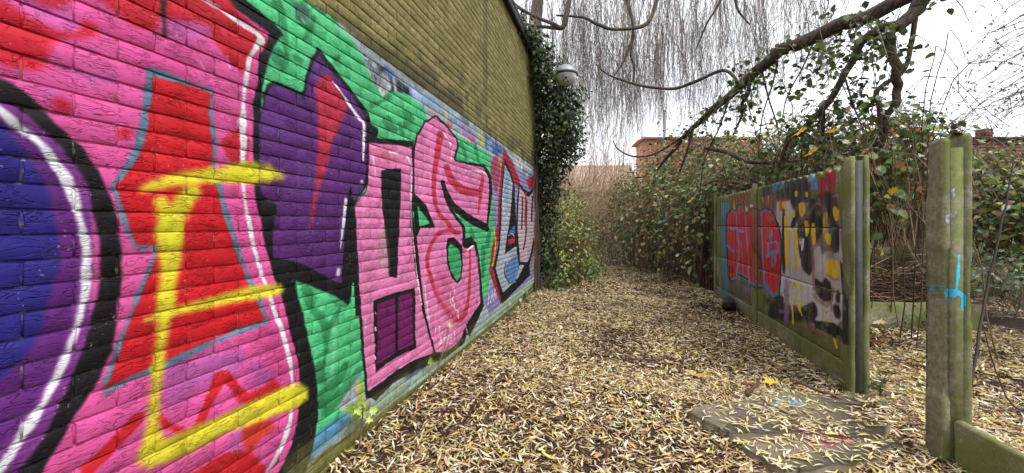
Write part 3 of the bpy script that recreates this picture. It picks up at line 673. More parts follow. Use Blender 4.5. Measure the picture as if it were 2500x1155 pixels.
MAT_LEAF = leaf_mat('green_leaf', .38, .22, .5)
MAT_IVY = leaf_mat('ivy_leaf', .45, .12, .4)
MAT_TWIG = None
m_tw, t, b = new_mat('twig_bark'); a = N(t, 'Attribute'); a.attribute_name = 'Col'
t.links.new(a.outputs['Color'], b.inputs['Base Color']); b.inputs['Roughness'].default_value = .75; MAT_TWIG = m_tw
m_bk, t, b = new_mat('dark_bark'); pos = position(t)
nb = noise(t, scaled(t, pos, (14, 14, 14)), 1.0, 6, .7, 1.0); nc = noise(t, pos, 3, 4)
cb = mixc(t, ramp(t, nb, .35, .7), L4((38, 28, 24)), L4((92, 74, 60))); cb = mixc(t, math_n(t, 'MULTIPLY', ramp(t, nc, .5, .7), .5), cb, L4((84, 86, 52)))
t.links.new(cb, b.inputs['Base Color']); b.inputs['Roughness'].default_value = .85; bump(t, b, nb, .9, .02); MAT_BARK = m_bk

# ------------------------------------------------------------------ leaf litter (nobody could count it)
SLAB_POLY = None
def litter(n, x0, x1, ya, yb, s0, s1, keep, zmax=.03, dark=0.0, tmpl=None):
    x = rng.uniform(x0, x1, n); u = rng.random(n); y = ya + (yb - ya) * u
    k = keep(x, y); x, y = x[k], y[k]; n = len(x)
    th = rng.uniform(0, 2 * math.pi, n); tilt = rng.normal(0, .22, n)
    D = np.stack([np.cos(th) * np.cos(tilt), np.sin(th) * np.cos(tilt), np.sin(tilt)], 1)
    Nn = np.stack([rng.normal(0, .28, n), rng.normal(0, .28, n), np.ones(n)], 1)
    S = rng.uniform(s0, s1, n) * rng.choice([.5, .8, 1, 1.12], n)
    lift = rng.random(n)
    P = np.stack([x, y, gz(x, y) + .004 + zmax * lift ** 1.3], 1) - D * S[:, None] * .5
    P[:, 2] += np.maximum(0, -D[:, 2]) * S * .1
    patch = vnoise(x, y, 1.3, 41) * .6 + vnoise(x, y, 3.7, 42) * .4
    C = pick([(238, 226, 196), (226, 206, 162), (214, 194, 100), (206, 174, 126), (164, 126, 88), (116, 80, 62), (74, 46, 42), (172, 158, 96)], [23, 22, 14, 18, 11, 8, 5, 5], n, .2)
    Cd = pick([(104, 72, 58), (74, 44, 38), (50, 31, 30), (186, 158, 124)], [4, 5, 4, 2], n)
    dk = (rng.random(n) < np.clip((patch - .5) * 2.3 + dark, .10, .65)) | (lift < .22)  # trodden brown patches, plus shade of leaf gaps painted in as dark lower leaves
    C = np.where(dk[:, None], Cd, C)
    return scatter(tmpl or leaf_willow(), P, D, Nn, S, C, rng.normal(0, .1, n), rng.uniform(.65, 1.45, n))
def corridor(x, y):
    return (x > WX + .015) & (x < 7.5)
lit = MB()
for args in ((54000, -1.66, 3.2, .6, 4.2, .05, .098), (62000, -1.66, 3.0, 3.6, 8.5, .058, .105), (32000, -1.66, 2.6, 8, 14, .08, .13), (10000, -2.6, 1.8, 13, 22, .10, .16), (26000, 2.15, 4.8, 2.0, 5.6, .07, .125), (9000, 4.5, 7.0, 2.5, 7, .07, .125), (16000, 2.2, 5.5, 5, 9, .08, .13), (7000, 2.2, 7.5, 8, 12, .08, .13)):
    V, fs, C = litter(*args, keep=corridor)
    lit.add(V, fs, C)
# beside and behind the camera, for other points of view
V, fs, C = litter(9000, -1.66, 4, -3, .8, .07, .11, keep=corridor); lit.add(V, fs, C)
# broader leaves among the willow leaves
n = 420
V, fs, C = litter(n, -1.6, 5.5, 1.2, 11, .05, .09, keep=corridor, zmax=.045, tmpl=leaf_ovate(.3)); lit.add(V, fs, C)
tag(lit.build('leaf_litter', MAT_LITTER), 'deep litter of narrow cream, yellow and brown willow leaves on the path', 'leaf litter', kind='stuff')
# a few big leaves that can be told apart
def single_leaf(name, p, s, yaw, tilt, c, label, cat='leaf', tm=None, mat=None, group=None, stalk=False):
    tm = tm or leaf_maple()
    V, fs, C = scatter(tm, np.array([p]), np.array([[math.cos(yaw) * math.cos(tilt), math.sin(yaw) * math.cos(tilt), math.sin(tilt)]]), np.array([[R_.uniform(-.4, .4), R_.uniform(-.4, .4), 1]]), np.array([s]), lin(np.array([c])), np.array([.12]))
    base = np.array(p); me = mesh_np(name, V - base, fs, C)
    if stalk:
        mbs_ = MB(); mbs_.tube(smooth_path(np.array([(0, 0, 0), (.01, .015, .06), (.03, .02, .2), (.02, .05, .42)]), 4), .0028, 4, lin((110, 84, 56)))
        V2, = mbs_.v; me = mesh_np(name, np.vstack([V - base, V2]), [np.vstack(fs)] + [f + len(V) for k_ in mbs_.f.values() for f in k_], np.vstack([C, np.broadcast_to(lin((110, 84, 56)), (len(V2), 3))]))
    o = link(name, me, mat or MAT_LITTER); o.location = tuple(base)
    return tag(o, label, cat, group)
def gp(px, py, dz=.03):
    p = on_ground(px, py); p[2] = float(gz(p[0], p[1])) + dz; return p
single_leaf('maple_leaf', gp(2146, 802, .09), .13, 1.6, .9, (214, 186, 150), 'pale tan maple leaf standing upright against the low mossy kerb')
single_leaf('maple_leaf', gp(2135, 846, .04), .15, .4, .2, (216, 128, 48), 'orange brown maple leaf lying behind the fence end post')
single_leaf('maple_leaf', gp(1888, 945, .045), .10, 2.2, .2, (226, 196, 60), 'yellow lobed leaf on the litter beside the broken slab')
single_leaf('maple_leaf', gp(1712, 932, .04), .13, 3.0, .15, (206, 170, 92), 'crumpled ochre leaf on the litter in the middle of the path')

# ================================================================== CONCRETE FENCE
FX = 2.10                                       # face of the panels towards the path
Fp = Paint(FX, 3.9, 11.2, 0.0, 2.5, .003, 60)
def jx(P): P = np.asarray(P, float); return np.column_stack([1740 + P[:, 0] / 3.61, 460 + P[:, 1] / 3.61])
def kx(P): P = np.asarray(P, float); return np.column_stack([1740 + P[:, 0] / 3.397, 640 + P[:, 1] / 3.397])
def lx(P): P = np.asarray(P, float); return np.column_stack([1700 + P[:, 0] / 2.75, 380 + P[:, 1] / 2.75])
GREYW = (196, 190, 194)
Fp.poly(jx([(70, 120), (135, 110), (135, 1000), (80, 960)]), (74, 124, 136), soft=.03)
Fp.poly(jx([(560, 110), (1110, 40), (1160, 700), (1180, 1150), (1000, 1300), (600, 1010), (560, 500)]), GREYW, soft=.03)
Fp.poly(jx([(130, 790), (330, 840), (330, 1000), (130, 900)]), (150, 136, 134), soft=.04, alpha=.7)
Fp.poly(jx([(270, 860), (330, 870), (325, 920), (285, 920)]), (170, 110, 170), soft=.03, alpha=.7)
for P, c, a in (([(150, 60), (330, 20), (330, 190), (150, 200)], (176, 78, 40), .75), ([(420, 60), (560, 20), (560, 200), (430, 190)], (170, 66, 36), .7), ([(560, -60), (680, -90), (690, 60), (560, 90)], (60, 84, 110), .7), ([(680, -90), (860, -120), (870, 120), (690, 130)], (52, 46, 50), .8),
                ([(590, 90), (640, 80), (640, 210), (590, 200)], (196, 60, 40), .9), ([(430, 90), (440, 40), (450, 130)], (220, 200, 90), .9), ([(480, 60), (495, 60), (490, 140)], (220, 200, 90), .9), ([(190, 90), (200, 190), (180, 180)], (226, 204, 80), .8), ([(285, 160), (315, 170), (300, 225)], (230, 210, 70), 1)):
    Fp.poly(jx(P), c, soft=.025, alpha=a)
for P, c, a in (([(505, 190), (545, 170), (545, 240), (505, 250)], (70, 130, 170), .9), ([(560, 190), (590, 170), (590, 240), (560, 240)], (80, 110, 150), .9), ([(745, 140), (800, 100), (820, 230), (760, 240)], (120, 176, 190), .9), ([(770, 170), (820, 150), (820, 240), (780, 230)], (80, 120, 190), .8),
                ([(590, 170), (740, 140), (740, 240), (600, 250)], (46, 40, 46), .8), ([(440, 210), (510, 200), (510, 260), (440, 280)], (60, 50, 50), .8)):
    Fp.poly(lx(P), c, soft=.02, alpha=a)
for P, wd in (([(900, 95), (905, 180), (910, 260)], (60, 66, 40)), ([(848, 150), (848, 240), (850, 330)], (44, 50, 30)), ([(925, 290), (932, 350)], (44, 30))):
    Fp.stroke(lx(P), np.array(wd) / 2.75, (168, 26, 38), soft=.012)
# dark shapes
for P in ([(870, 60), (1110, 30), (1112, 420), (1108, 560), (1050, 590), (985, 560), (940, 620), (905, 740), (870, 720), (850, 420)], [(690, -20), (870, -60), (870, 340), (760, 360), (735, 260), (690, 130)], [(560, 20), (690, -20), (690, 100), (560, 110)], [(430, 940), (560, 1000), (900, 1080), (900, 1200), (560, 1120)]):
    Fp.poly(jx(P), (44, 34, 32), soft=.03, alpha=.9, patchy=.35)
for P in ([(880, 540), (950, 520), (960, 760), (900, 780)], [(560, 280), (600, 290), (605, 500), (575, 480)], [(670, 130), (690, 200), (690, 560), (670, 560)], [(990, 600), (1020, 560), (1100, 580), (1105, 640)]):
    Fp.poly(jx(P), (200, 194, 200), curve=True, soft=.02, alpha=.85)
for P in ([(750, 340), (870, 370), (875, 740), (800, 715), (760, 560)], [(860, 90), (940, 120), (930, 210), (895, 310), (870, 430), (850, 300)], [(980, 40), (1050, 60), (1075, 280), (1110, 350), (1110, 540), (1060, 560), (1030, 480), (1060, 380), (1010, 200)],
          [(905, 790), (960, 830), (1000, 790), (1050, 880), (1060, 980), (1000, 1000), (940, 960), (900, 880)], [(690, 330), (740, 180), (755, 240), (720, 340)], [(690, 20), (780, 130), (820, 180), (760, 170), (690, 120)], [(930, 200), (960, 320), (950, 420), (900, 480), (900, 360)], [(1090, 910), (1115, 920), (1120, 1000), (1090, 990)], [(1060, 1040), (1100, 1030), (1130, 1100), (1120, 1150), (1080, 1130)],
          [(555, 940), (620, 960), (600, 1060), (560, 1020)], [(620, 200), (650, 320), (640, 700), (615, 720), (610, 420)], [(510, 1030), (560, 1000), (700, 1100), (880, 1000), (900, 1150), (520, 1150)]):
    Fp.poly(jx(P), (28, 24, 26), curve=True, soft=.02, alpha=.95)
Fp.poly(jx([(700, 880), (780, 860), (870, 900), (860, 1000), (760, 990)]), GREYW, curve=True, soft=.03)
Fp.poly(jx([(755, 440), (810, 440), (800, 540), (780, 560)]), (206, 202, 208), soft=.01)
Fp.poly(jx([(990, 560), (1060, 560), (1110, 600), (1110, 660), (1010, 650)]), (150, 140, 140), soft=.03, alpha=.7)
for P, wd in (([(645, 245), (650, 450), (655, 700)], (32, 34, 20)), ([(725, 340), (735, 520), (742, 735)], (34, 36, 16)), ([(885, 310), (888, 420), (892, 515)], (24, 40, 22)), ([(822, 290), (832, 340), (830, 420)], (30, 40, 16)), ([(995, 215), (990, 330), (985, 430)], (34, 36, 20)), ([(1000, 400), (1022, 440), (1020, 495)], (44, 50, 24)), ([(1078, 170), (1088, 230), (1092, 285)], (34, 48, 24)), ([(780, 130), (790, 190), (785, 250)], (50, 60, 30)), ([(625, 120), (630, 170)], (30, 34)), ([(715, 200), (710, 250)], (28, 18)), ([(735, 30), (735, 70)], (34, 20)), ([(830, 40), (828, 70)], (34, 20))):
    Fp.stroke(jx(P), np.array(wd) / 3.61, (224, 190, 30), soft=.008)
Fp.poly(jx([(1015, 625), (1070, 630), (1100, 650), (1108, 790), (1050, 775), (995, 755), (1000, 690)]), (228, 196, 24), curve=True, soft=.01)
for P, wd in (([(870, 530), (930, 495), (1000, 500), (1050, 560), (1060, 600)], 26), ([(760, 270), (830, 250), (900, 140), (960, 150), (975, 230)], 26), ([(870, 420), (875, 600), (885, 800), (890, 900)], 18), ([(900, 950), (960, 1010), (1010, 1030), (1050, 960), (1060, 880)], 26), ([(1010, 760), (1060, 800), (1110, 800)], 20), ([(960, 480), (1000, 350), (990, 200)], 14), ([(1040, 1000), (1050, 1080)], 20)):
    Fp.stroke(jx(P), wd / 3.61, (150, 104, 92), soft=.015, alpha=.7)
for P, wd in (([(640, 190), (690, 180), (730, 220)], 16), ([(690, 200), (705, 330), (740, 445)], 14), ([(742, 330), (718, 400)], 10), ([(640, 300), (662, 400), (665, 512)], 14), ([(935, 380), (930, 480), (920, 600)], 8), ([(930, 480), (980, 490), (1000, 600), (1030, 715)], 16), ([(860, 460), (870, 510)], 8), ([(945, 500), (935, 610)], 6)):
    Fp.stroke(kx(P), wd / 3.397, (222, 208, 50), soft=.005)
Fp.poly(kx([(600, 130), (625, 140), (630, 520), (590, 500)]), (160, 110, 168), soft=.015, alpha=.85)
Fp.poly(kx([(540, 390), (640, 400), (640, 430), (540, 420)]), (160, 110, 168), soft=.015, alpha=.8)
Fp.poly(kx([(810, 500), (850, 520), (920, 590), (900, 620), (820, 580)]), (176, 110, 130), soft=.02, alpha=.8)
Fp.poly(kx([(840, 480), (1000, 500), (1100, 570), (1150, 690), (1110, 680), (1040, 640), (850, 545)]), (20, 18, 20), soft=.01)
Fp.poly(kx([(1055, -20), (1115, 80), (1165, 260), (1168, 694), (1105, 672), (1095, 400), (1070, 150)]), (18, 16, 18), soft=.01)
Fp.poly(jx([(1112, 300), (1190, 380), (1200, 700), (1150, 560), (1120, 440)]), (138, 104, 146), soft=.03, alpha=.85)
Fp.poly(jx([(1130, 300), (1175, 320), (1185, 500), (1150, 520)]), (74, 50, 112), soft=.03, alpha=.7)
Fp.poly(jx([(1140, 140), (1152, 140), (1152, 185), (1140, 185)]), (130, 30, 30), soft=.01)
Fp.poly(jx([(330, 135), (375, 140), (375, 165), (330, 165)]), (226, 226, 232), soft=.008)
# the red throw-up
TH = jx([(112, 330), (120, 225), (165, 172), (200, 200), (215, 150), (250, 134), (276, 180), (292, 225), (330, 180), (380, 168), (428, 195), (470, 164), (520, 185), (560, 260), (595, 350), (611, 480), (612, 620), (602, 800), (592, 955), (540, 985), (492, 930), (455, 872), (412, 886), (320, 852), (318, 812), (215, 756), (205, 808), (165, 828), (135, 780), (124, 600), (114, 450)])
Fp.poly(TH, (22, 24, 48), soft=.008)
cen = TH.mean(0); TH2 = cen + (TH - cen) * np.array([.955, .962]); Fp.poly(TH2, (92, 128, 182), soft=.008)
Fp.poly(jx([(124, 330), (135, 235), (165, 200), (196, 225), (215, 205), (228, 170), (250, 160), (268, 195), (288, 240), (335, 195), (385, 185), (424, 215), (440, 220), (475, 195), (515, 215), (550, 280), (582, 360), (596, 480), (598, 620), (588, 790), (570, 920), (540, 930), (505, 890), (465, 800), (445, 855), (330, 815), (318, 780), (215, 730), (200, 780), (165, 795), (140, 760), (134, 600), (126, 450)]), (206, 26, 34), soft=.008)
Fp.poly(jx([(345, 200), (420, 195), (442, 500), (445, 850), (395, 830), (360, 500)]), (116, 74, 54), soft=.03, alpha=.7)
Fp.stroke(jx([(365, 480), (410, 600), (440, 700)]), 4, (80, 24, 26), soft=.01)
for P, wd in (([(205, 210), (212, 300), (215, 380), (230, 500), (225, 620), (213, 755)], 9), ([(285, 220), (298, 400), (312, 600), (320, 830)], 8), ([(425, 200), (435, 400), (445, 650), (457, 870)], 10), ([(245, 460), (262, 600), (270, 760)], 6), ([(145, 350), (200, 355)], 16), ([(215, 372), (275, 378)], 18), ([(125, 500), (155, 535), (192, 555)], (10, 18, 20)),
              ([(500, 370), (505, 430), (520, 480)], 12), ([(522, 370), (525, 430)], 10), ([(478, 490), (520, 480), (565, 465)], 14), ([(490, 500), (488, 590)], 10), ([(568, 470), (580, 560)], 10), ([(480, 600), (530, 560), (582, 560)], (18, 20, 20)), ([(530, 580), (525, 640), (520, 690)], 8), ([(545, 580), (552, 640), (525, 690)], (8, 12, 16))):
    Fp.stroke(jx(P), np.array(wd) * 1.35 / 3.61, (118, 134, 190), soft=.004)
for P in ([(145, 690), (150, 745)], [(145, 690), (165, 700), (150, 718), (168, 735), (150, 745)], [(172, 700), (188, 720), (180, 745), (170, 725), (172, 700)]): Fp.stroke(jx(P), 1.6, (60, 14, 18), curve=False, soft=.004)
Fp.rgb *= (.84 + .22 * Fp.mot)[..., None]
Fp.a *= np.clip(1.25 - .9 * (Fp.mot > .72), .4, 1)
fence_im = Fp.image('fence_paint')
def concrete(name, paint, Pp=None, Pim=None):
    m, t, b = new_mat(name); pos = position(t)
    n1 = noise(t, pos, 3.2, 6, .65); n2 = noise(t, pos, 28, 5, .7); n3 = noise(t, scaled(t, pos, (6, 6, .8)), 1.0, 4)
    base = mixc(t, ramp(t, n2, .3, .7), L4((112, 104, 88)), L4((160, 150, 130)))
    mossy = math_n(t, 'MULTIPLY', ramp(t, n1, .34, .58), .9)
    if name == 'sprayed_post_concrete':                 # the side towards the path is rubbed bare
        g0 = N(t, 'NewGeometry'); s0_ = N(t, 'SeparateXYZ'); t.links.new(g0.outputs['Normal'], s0_.inputs[0])
        mossy = math_n(t, 'MULTIPLY', mossy, math_n(t, 'SUBTRACT', 1.0, math_n(t, 'MULTIPLY', ramp(t, math_n(t, 'MULTIPLY', s0_.outputs[0], -1.0), .3, .7), .5)))
    base = mixc(t, mossy, base, L4((100, 108, 44)))
    base = mixc(t, math_n(t, 'MULTIPLY', ramp(t, n3, .54, .7), .6), base, L4((66, 62, 44)))
    base = mixc(t, math_n(t, 'MULTIPLY', ramp(t, noise(t, pos, 75, 3, .7), .62, .72), .6), base, L4((176, 172, 140)))
    rough = .88
    if paint:
        pc, pa, xyz = paint_nodes(t, pos, Pp, Pim)
        worn = ramp(t, noise(t, pos, 40, 4, .7), .68, .78)
        cov = math_n(t, 'MULTIPLY', pa, math_n(t, 'SUBTRACT', 1.0, math_n(t, 'MULTIPLY', worn, .6)))
        gN = N(t, 'NewGeometry'); sn = N(t, 'SeparateXYZ'); t.links.new(gN.outputs['Normal'], sn.inputs[0])
        cov = math_n(t, 'MULTIPLY', cov, ramp(t, math_n(t, 'MULTIPLY', sn.outputs[0 if Pp.axis == 'x' else 1], -1.0), .15, .45))   # sprayed from the path side
        pc = mixc(t, math_n(t, 'MULTIPLY', ramp(t, n3, .55, .72), .25), pc, L4((60, 56, 40)))
        base = mixc(t, cov, base, pc)
        t.links.new(math_n(t, 'MULTIPLY_ADD', cov, -.3, .88), b.inputs['Roughness'])
    else: b.inputs['Roughness'].default_value = rough
    t.links.new(base, b.inputs['Base Color'])
    nb = bump(t, b, n2, .7, .009); bump(t, b, noise(t, pos, 130, 4, .75), .7, .005, nb)
    return m
MAT_CONC = concrete('mossy_concrete', False); MAT_FENCE = concrete('sprayed_concrete', True, Fp, fence_im)
MAT_STRIP, t, b = new_mat('grey_slot_filler'); b.inputs['Roughness'].default_value = .8
t.links.new(mixc(t, noise(t, position(t), 18, 4), L4((54, 54, 52)), L4((88, 87, 82))), b.inputs['Base Color'])

def rough_prism(P2, z0, z1, seed, nz=14, amp=.003, chips=(), top=None):
    """a post: closed outline P2 (x, y) run upwards, with worn edges; chips = (vertex indices, za, zb, dx, dy)"""
    r = np.random.default_rng(seed); P2 = np.asarray(P2, float); n = len(P2)
    zs = np.linspace(z0, z1, nz); V = []
    for k, z in enumerate(zs):
        Q = P2 + r.normal(0, amp, P2.shape)
        for idx, za, zb, dx, dy in chips:
            if za <= z <= zb:
                kk = math.sin(math.pi * min(1, max(0, (z - za) / (zb - za)))) ** .2
                for i in idx: Q[i] += np.array((dx, dy)) * kk * r.uniform(.75, 1.1) + r.normal(0, .002, 2)
        zz = np.full(n, z)
        if k == nz - 1:
            c = Q.mean(0); Q = c + (Q - c) * .9; zz = zz + r.normal(0, .008, n)
            if top is not None: zz = zz + top(Q)
        V += [(x, y, h) for (x, y), h in zip(Q, zz)]
    Fq = [(k * n + i, k * n + (i + 1) % n, (k + 1) * n + (i + 1) % n, (k + 1) * n + i) for k in range(nz - 1) for i in range(n)]
    V.append((P2[:, 0].mean(), P2[:, 1].mean(), z1 - .004)); c = len(V) - 1
    Ft = [((nz - 1) * n + i, (nz - 1) * n + (i + 1) % n, c) for i in range(n)]
    return np.array(V), [np.array(Fq), np.array(Ft)]
def h_post(x0, x1, y0, y1, slot=.045, w=.074):
    """outline of a slotted post: slots in both y faces"""
    xm = (x0 + x1) / 2; e = .008
    return [(x0 + e, y0), (xm - w / 2, y0), (xm - w / 2 + .004, y0 + slot), (xm + w / 2 - .004, y0 + slot), (xm + w / 2, y0), (x1 - e, y0), (x1, y0 + e), (x1, y1 - e), (x1 - e, y1), (xm + w / 2, y1), (xm + w / 2 - .004, y1 - slot), (xm - w / 2 + .004, y1 - slot), (xm - w / 2, y1), (x0 + e, y1), (x0, y1 - e), (x0, y0 + e)]
PX0, PX1 = FX - .035, FX + .115
fence = thing('concrete_fence', 'mossy concrete panel fence sprayed with a red bubble tag and yellow and black drips', 'fence', (FX, 6.5, 0))
POST_Y = (4.20, 6.62, 8.95)
for i, y in enumerate(POST_Y):
    V, fs = rough_prism(h_post(PX0, PX1, y - .065, y + .065), -.3, 2.14, 100 + i, 16, .0011, chips=[((0, 15), .9, 1.25, .02, .004), ((4, 5), .2, .8, -.012, .01)] if i == 0 else ())
    link('post', mesh_np('post', V, fs), MAT_FENCE, fence)
    if i == 0: mbs = MB(); mbs.box((PX0 + PX1) / 2 - .031, (PX0 + PX1) / 2 + .024, y - .0585, y - .026, -.1, 2.1); mbs.build('slot_strip', MAT_STRIP, fence)
def panel(ya, yb, z0, z1, scallop, seed, plain=False):
    r = np.random.default_rng(seed); mbp = MB(); n = max(1, int(round((yb - ya) / .158))); wd = (yb - ya) / n
    ycut = []; xo = []
    for k in range(n):
        y = ya + k * wd
        ycut += [y + .004, y + .014, y + .5 * wd, y + wd - .014] ; xo += [.011, .0, -.002, .0]
    ycut += [yb - .004]; xo += [.011]
    ycut = np.array(ycut); xo = np.array(xo) if not plain else np.zeros(len(ycut))
    zs = [z0 + .004, z0 + .012, (z0 + z1) / 2, z1 - .07, z1 - .03, z1 - .004]
    V = []
    for z in zs:
        for y, x in zip(ycut, xo):
            zz = z; xx = FX + x + r.normal(0, .0012)
            ph = ((y - ya) / wd) % 1
            if scallop and z > z1 - .08:
                k = max(0, 1 - (2 * abs(ph - .5)) ** 2.2)
                zz = z - (1 - k) * .055 * (1 if z > z1 - .06 else .5)
            if z < z0 + .01 or (z > z1 - .01 and not scallop): xx += .004
            V.append((xx, y, zz))
    m_ = len(ycut); nz = len(zs)
    nf = len(V); V += [(FX + .05, y, z) for (x, y, z) in V]
    Fq = [(j * m_ + i, (j + 1) * m_ + i, (j + 1) * m_ + i + 1, j * m_ + i + 1) for j in range(nz - 1) for i in range(m_ - 1)]
    Fq += [(nf + a, nf + d, nf + c, nf + b_) for a, b_, c, d in Fq]
    t0 = (nz - 1) * m_
    Fq += [(t0 + i, nf + t0 + i, nf + t0 + i + 1, t0 + i + 1) for i in range(m_ - 1)] + [(i + 1, nf + i + 1, nf + i, i) for i in range(m_ - 1)]
    Fq += [(j * m_, nf + j * m_, nf + (j + 1) * m_, (j + 1) * m_) for j in range(nz - 1)] + [((j + 1) * m_ + m_ - 1, nf + (j + 1) * m_ + m_ - 1, nf + j * m_ + m_ - 1, j * m_ + m_ - 1) for j in range(nz - 1)]
    return mesh_np('panel', V, [np.array(Fq)])
for a, b_ in zip(POST_Y[:-1], POST_Y[1:]):
    for q, (z0, z1) in enumerate(((-.05, .245), (.25, .865), (.87, 1.49), (1.495, 2.085))):
        link('gravel_board' if q == 0 else 'panel', panel(a + .04, b_ - .04, z0, z1, q == 3, int(a * 10) + q, q == 0), MAT_FENCE, fence)
# the lone post in front of the gap
PY2 = 3.19
def flat_top(Q): return np.where(Q[:, 0] < 2.12, -.05, 0)
post2 = thing('concrete_post', 'chipped mossy concrete post with a cyan spray mark, standing alone by the gap', 'post', (2.14, PY2, 0))
V, fs = rough_prism(h_post(2.055, 2.215, PY2 - .072, PY2 + .072), -.3, 2.11, 131, 90, .0008,
                    chips=[((0, 15, 14), .42, 1.36, .026, .012), ((0, 1), .40, 1.38, .022, .014), ((15, 0, 14), 1.45, 1.52, .008, .0), ((5, 6), .9, 1.3, -.008, .004), ((13, 14), 1.7, 2.2, .012, -.01)], top=flat_top)
P2 = Paint(PY2 - .072, 2.0, 2.3, 0.0, 2.2, .0015, 81, axis='y')
P2.stroke([(2342, 622), (2341, 660), (2338, 690), (2336, 706)], (7, 8, 8, 10), (52, 178, 206), soft=.004)
P2.poly([(2310, 714), (2318, 704), (2334, 704), (2344, 708), (2356, 716), (2360, 728), (2352, 728), (2340, 722), (2330, 730), (2320, 726), (2312, 724)], (48, 172, 202), soft=.006)
for pp in ([(2350, 722), (2351, 745), (2350, 762)], [(2356, 724), (2357, 744)], [(2316, 724), (2317, 735)]): P2.stroke(pp, (5, 4, 2)[:len(pp)], (48, 172, 202), soft=.003)
for pp in [(2308, 700), (2326, 696), (2352, 704), (2346, 690), (2364, 716)]: P2.stroke([pp, (pp[0] + 3, pp[1] + 2)], 3, (60, 176, 204), soft=.003, curve=False)
P2.poly([(2322, 462), (2332, 458), (2336, 480), (2330, 492), (2321, 488)], (196, 186, 212), soft=.006, patchy=.4)
P2.poly([(2310, 524), (2322, 516), (2330, 508), (2342, 514), (2341, 530), (2330, 534), (2322, 542), (2312, 550), (2306, 538)], (206, 198, 208), soft=.006, patchy=.4)
MAT_POST2 = concrete('sprayed_post_concrete', True, P2, P2.image('post_paint'))
link('shaft', mesh_np('shaft', V, fs), MAT_POST2, post2)
mbs = MB(); mbs.box(2.135 - .0325, 2.135 + .0325, PY2 - .0702, PY2 - .03, -.1, 2.02); mbs.build('slot_strip', MAT_POST2, post2)
# low board running from the post towards the camera
brd = thing('gravel_board', 'low mossy concrete board on edge running out from the lone post', 'board', (2.14, 2.1, 0))
rb = np.random.default_rng(5); mbb = MB()
ysb = np.linspace(PY2 - .085, .4, 12); V = []
for y in ysb:
    dz = rb.normal(0, .004)
    V += [(2.118, y, -.2), (2.114 + rb.normal(0, .003), y, .27 + dz), (2.125, y, .285 + dz), (2.158, y, .285 + dz), (2.168, y, .27 + dz), (2.166, y, -.2)]
Fq = [(k * 6 + i, k * 6 + i + 1, (k + 1) * 6 + i + 1, (k + 1) * 6 + i) for k in range(11) for i in range(5)]
link('board', mesh_np('board', V, [np.array(Fq), np.array([(0, 1, 2, 3, 4, 5), tuple(range(71, 65, -1))])]), MAT_CONC, brd)
# second plot boundary behind the gap: low kerb and far concrete panels
kerb = thing('concrete_kerb', 'low mossy concrete kerb with ivy behind the gap in the fence', 'kerb', (3.6, 5.6, 0))
k0, k1 = on_ground(2110, 800), on_ground(2300, 806); kd = (k1 - k0) / np.linalg.norm(k1 - k0); kn = np.array((-kd[1], kd[0], 0)); rb = np.random.default_rng(8); V = []
for s_ in np.linspace(-.3, np.linalg.norm(k1 - k0) + .5, 12):
    p = k0 + kd * s_; dz = rb.normal(0, .008)
    V += [tuple(p + (0, 0, -.1)), tuple(p + (0, 0, .36 + dz)), tuple(p + kn * .02 + (0, 0, .38 + dz)), tuple(p + kn * .09 + (0, 0, .38 + dz)), tuple(p + kn * .1 + (0, 0, -.1))]
Fq = [(k * 5 + i, (k + 1) * 5 + i, (k + 1) * 5 + i + 1, k * 5 + i + 1) for k in range(11) for i in range(4)]
link('kerb_stone', mesh_np('kerb_stone', V, [np.array(Fq), np.array([(0, 1, 2, 3, 4), tuple(range(59, 54, -1))])]), MAT_CONC, kerb)
rear = thing('rear_fence', 'dim green stained concrete panel fence standing behind the brushwood', 'fence', (4.6, 8.2, 0))
ra, rb2 = at(2120, 600, 7.6), at(2560, 600, 8.4); ra[2] = rb2[2] = 0; rd = (rb2 - ra); rl = np.linalg.norm(rd); rd /= rl; rn = np.array((rd[1], -rd[0], 0))
def obox(mbx, o, d, n_, l0, l1, t0, t1, z0, z1):
    P = [o + d * l + n_ * t_ + np.array((0, 0, z)) for l in (l0, l1) for t_ in (t0, t1) for z in (z0, z1)]
    mbx.add(P, [[(0, 1, 3, 2), (4, 6, 7, 5), (0, 4, 5, 1), (2, 3, 7, 6), (0, 2, 6, 4), (1, 5, 7, 3)]]); return mbx
for k in range(4):
    o = ra + rd * (k * 1.2 - .6)
    obox(MB(), o, rd, rn, -.06, .06, -.07, .07, -.1, 1.95).build('post', MAT_CONC, rear)
    for q in range(3): obox(MB(), o, rd, rn, .065, 1.135, -.02, .025, .05 + q * .6, .64 + q * .6).build('panel', MAT_CONC, rear)

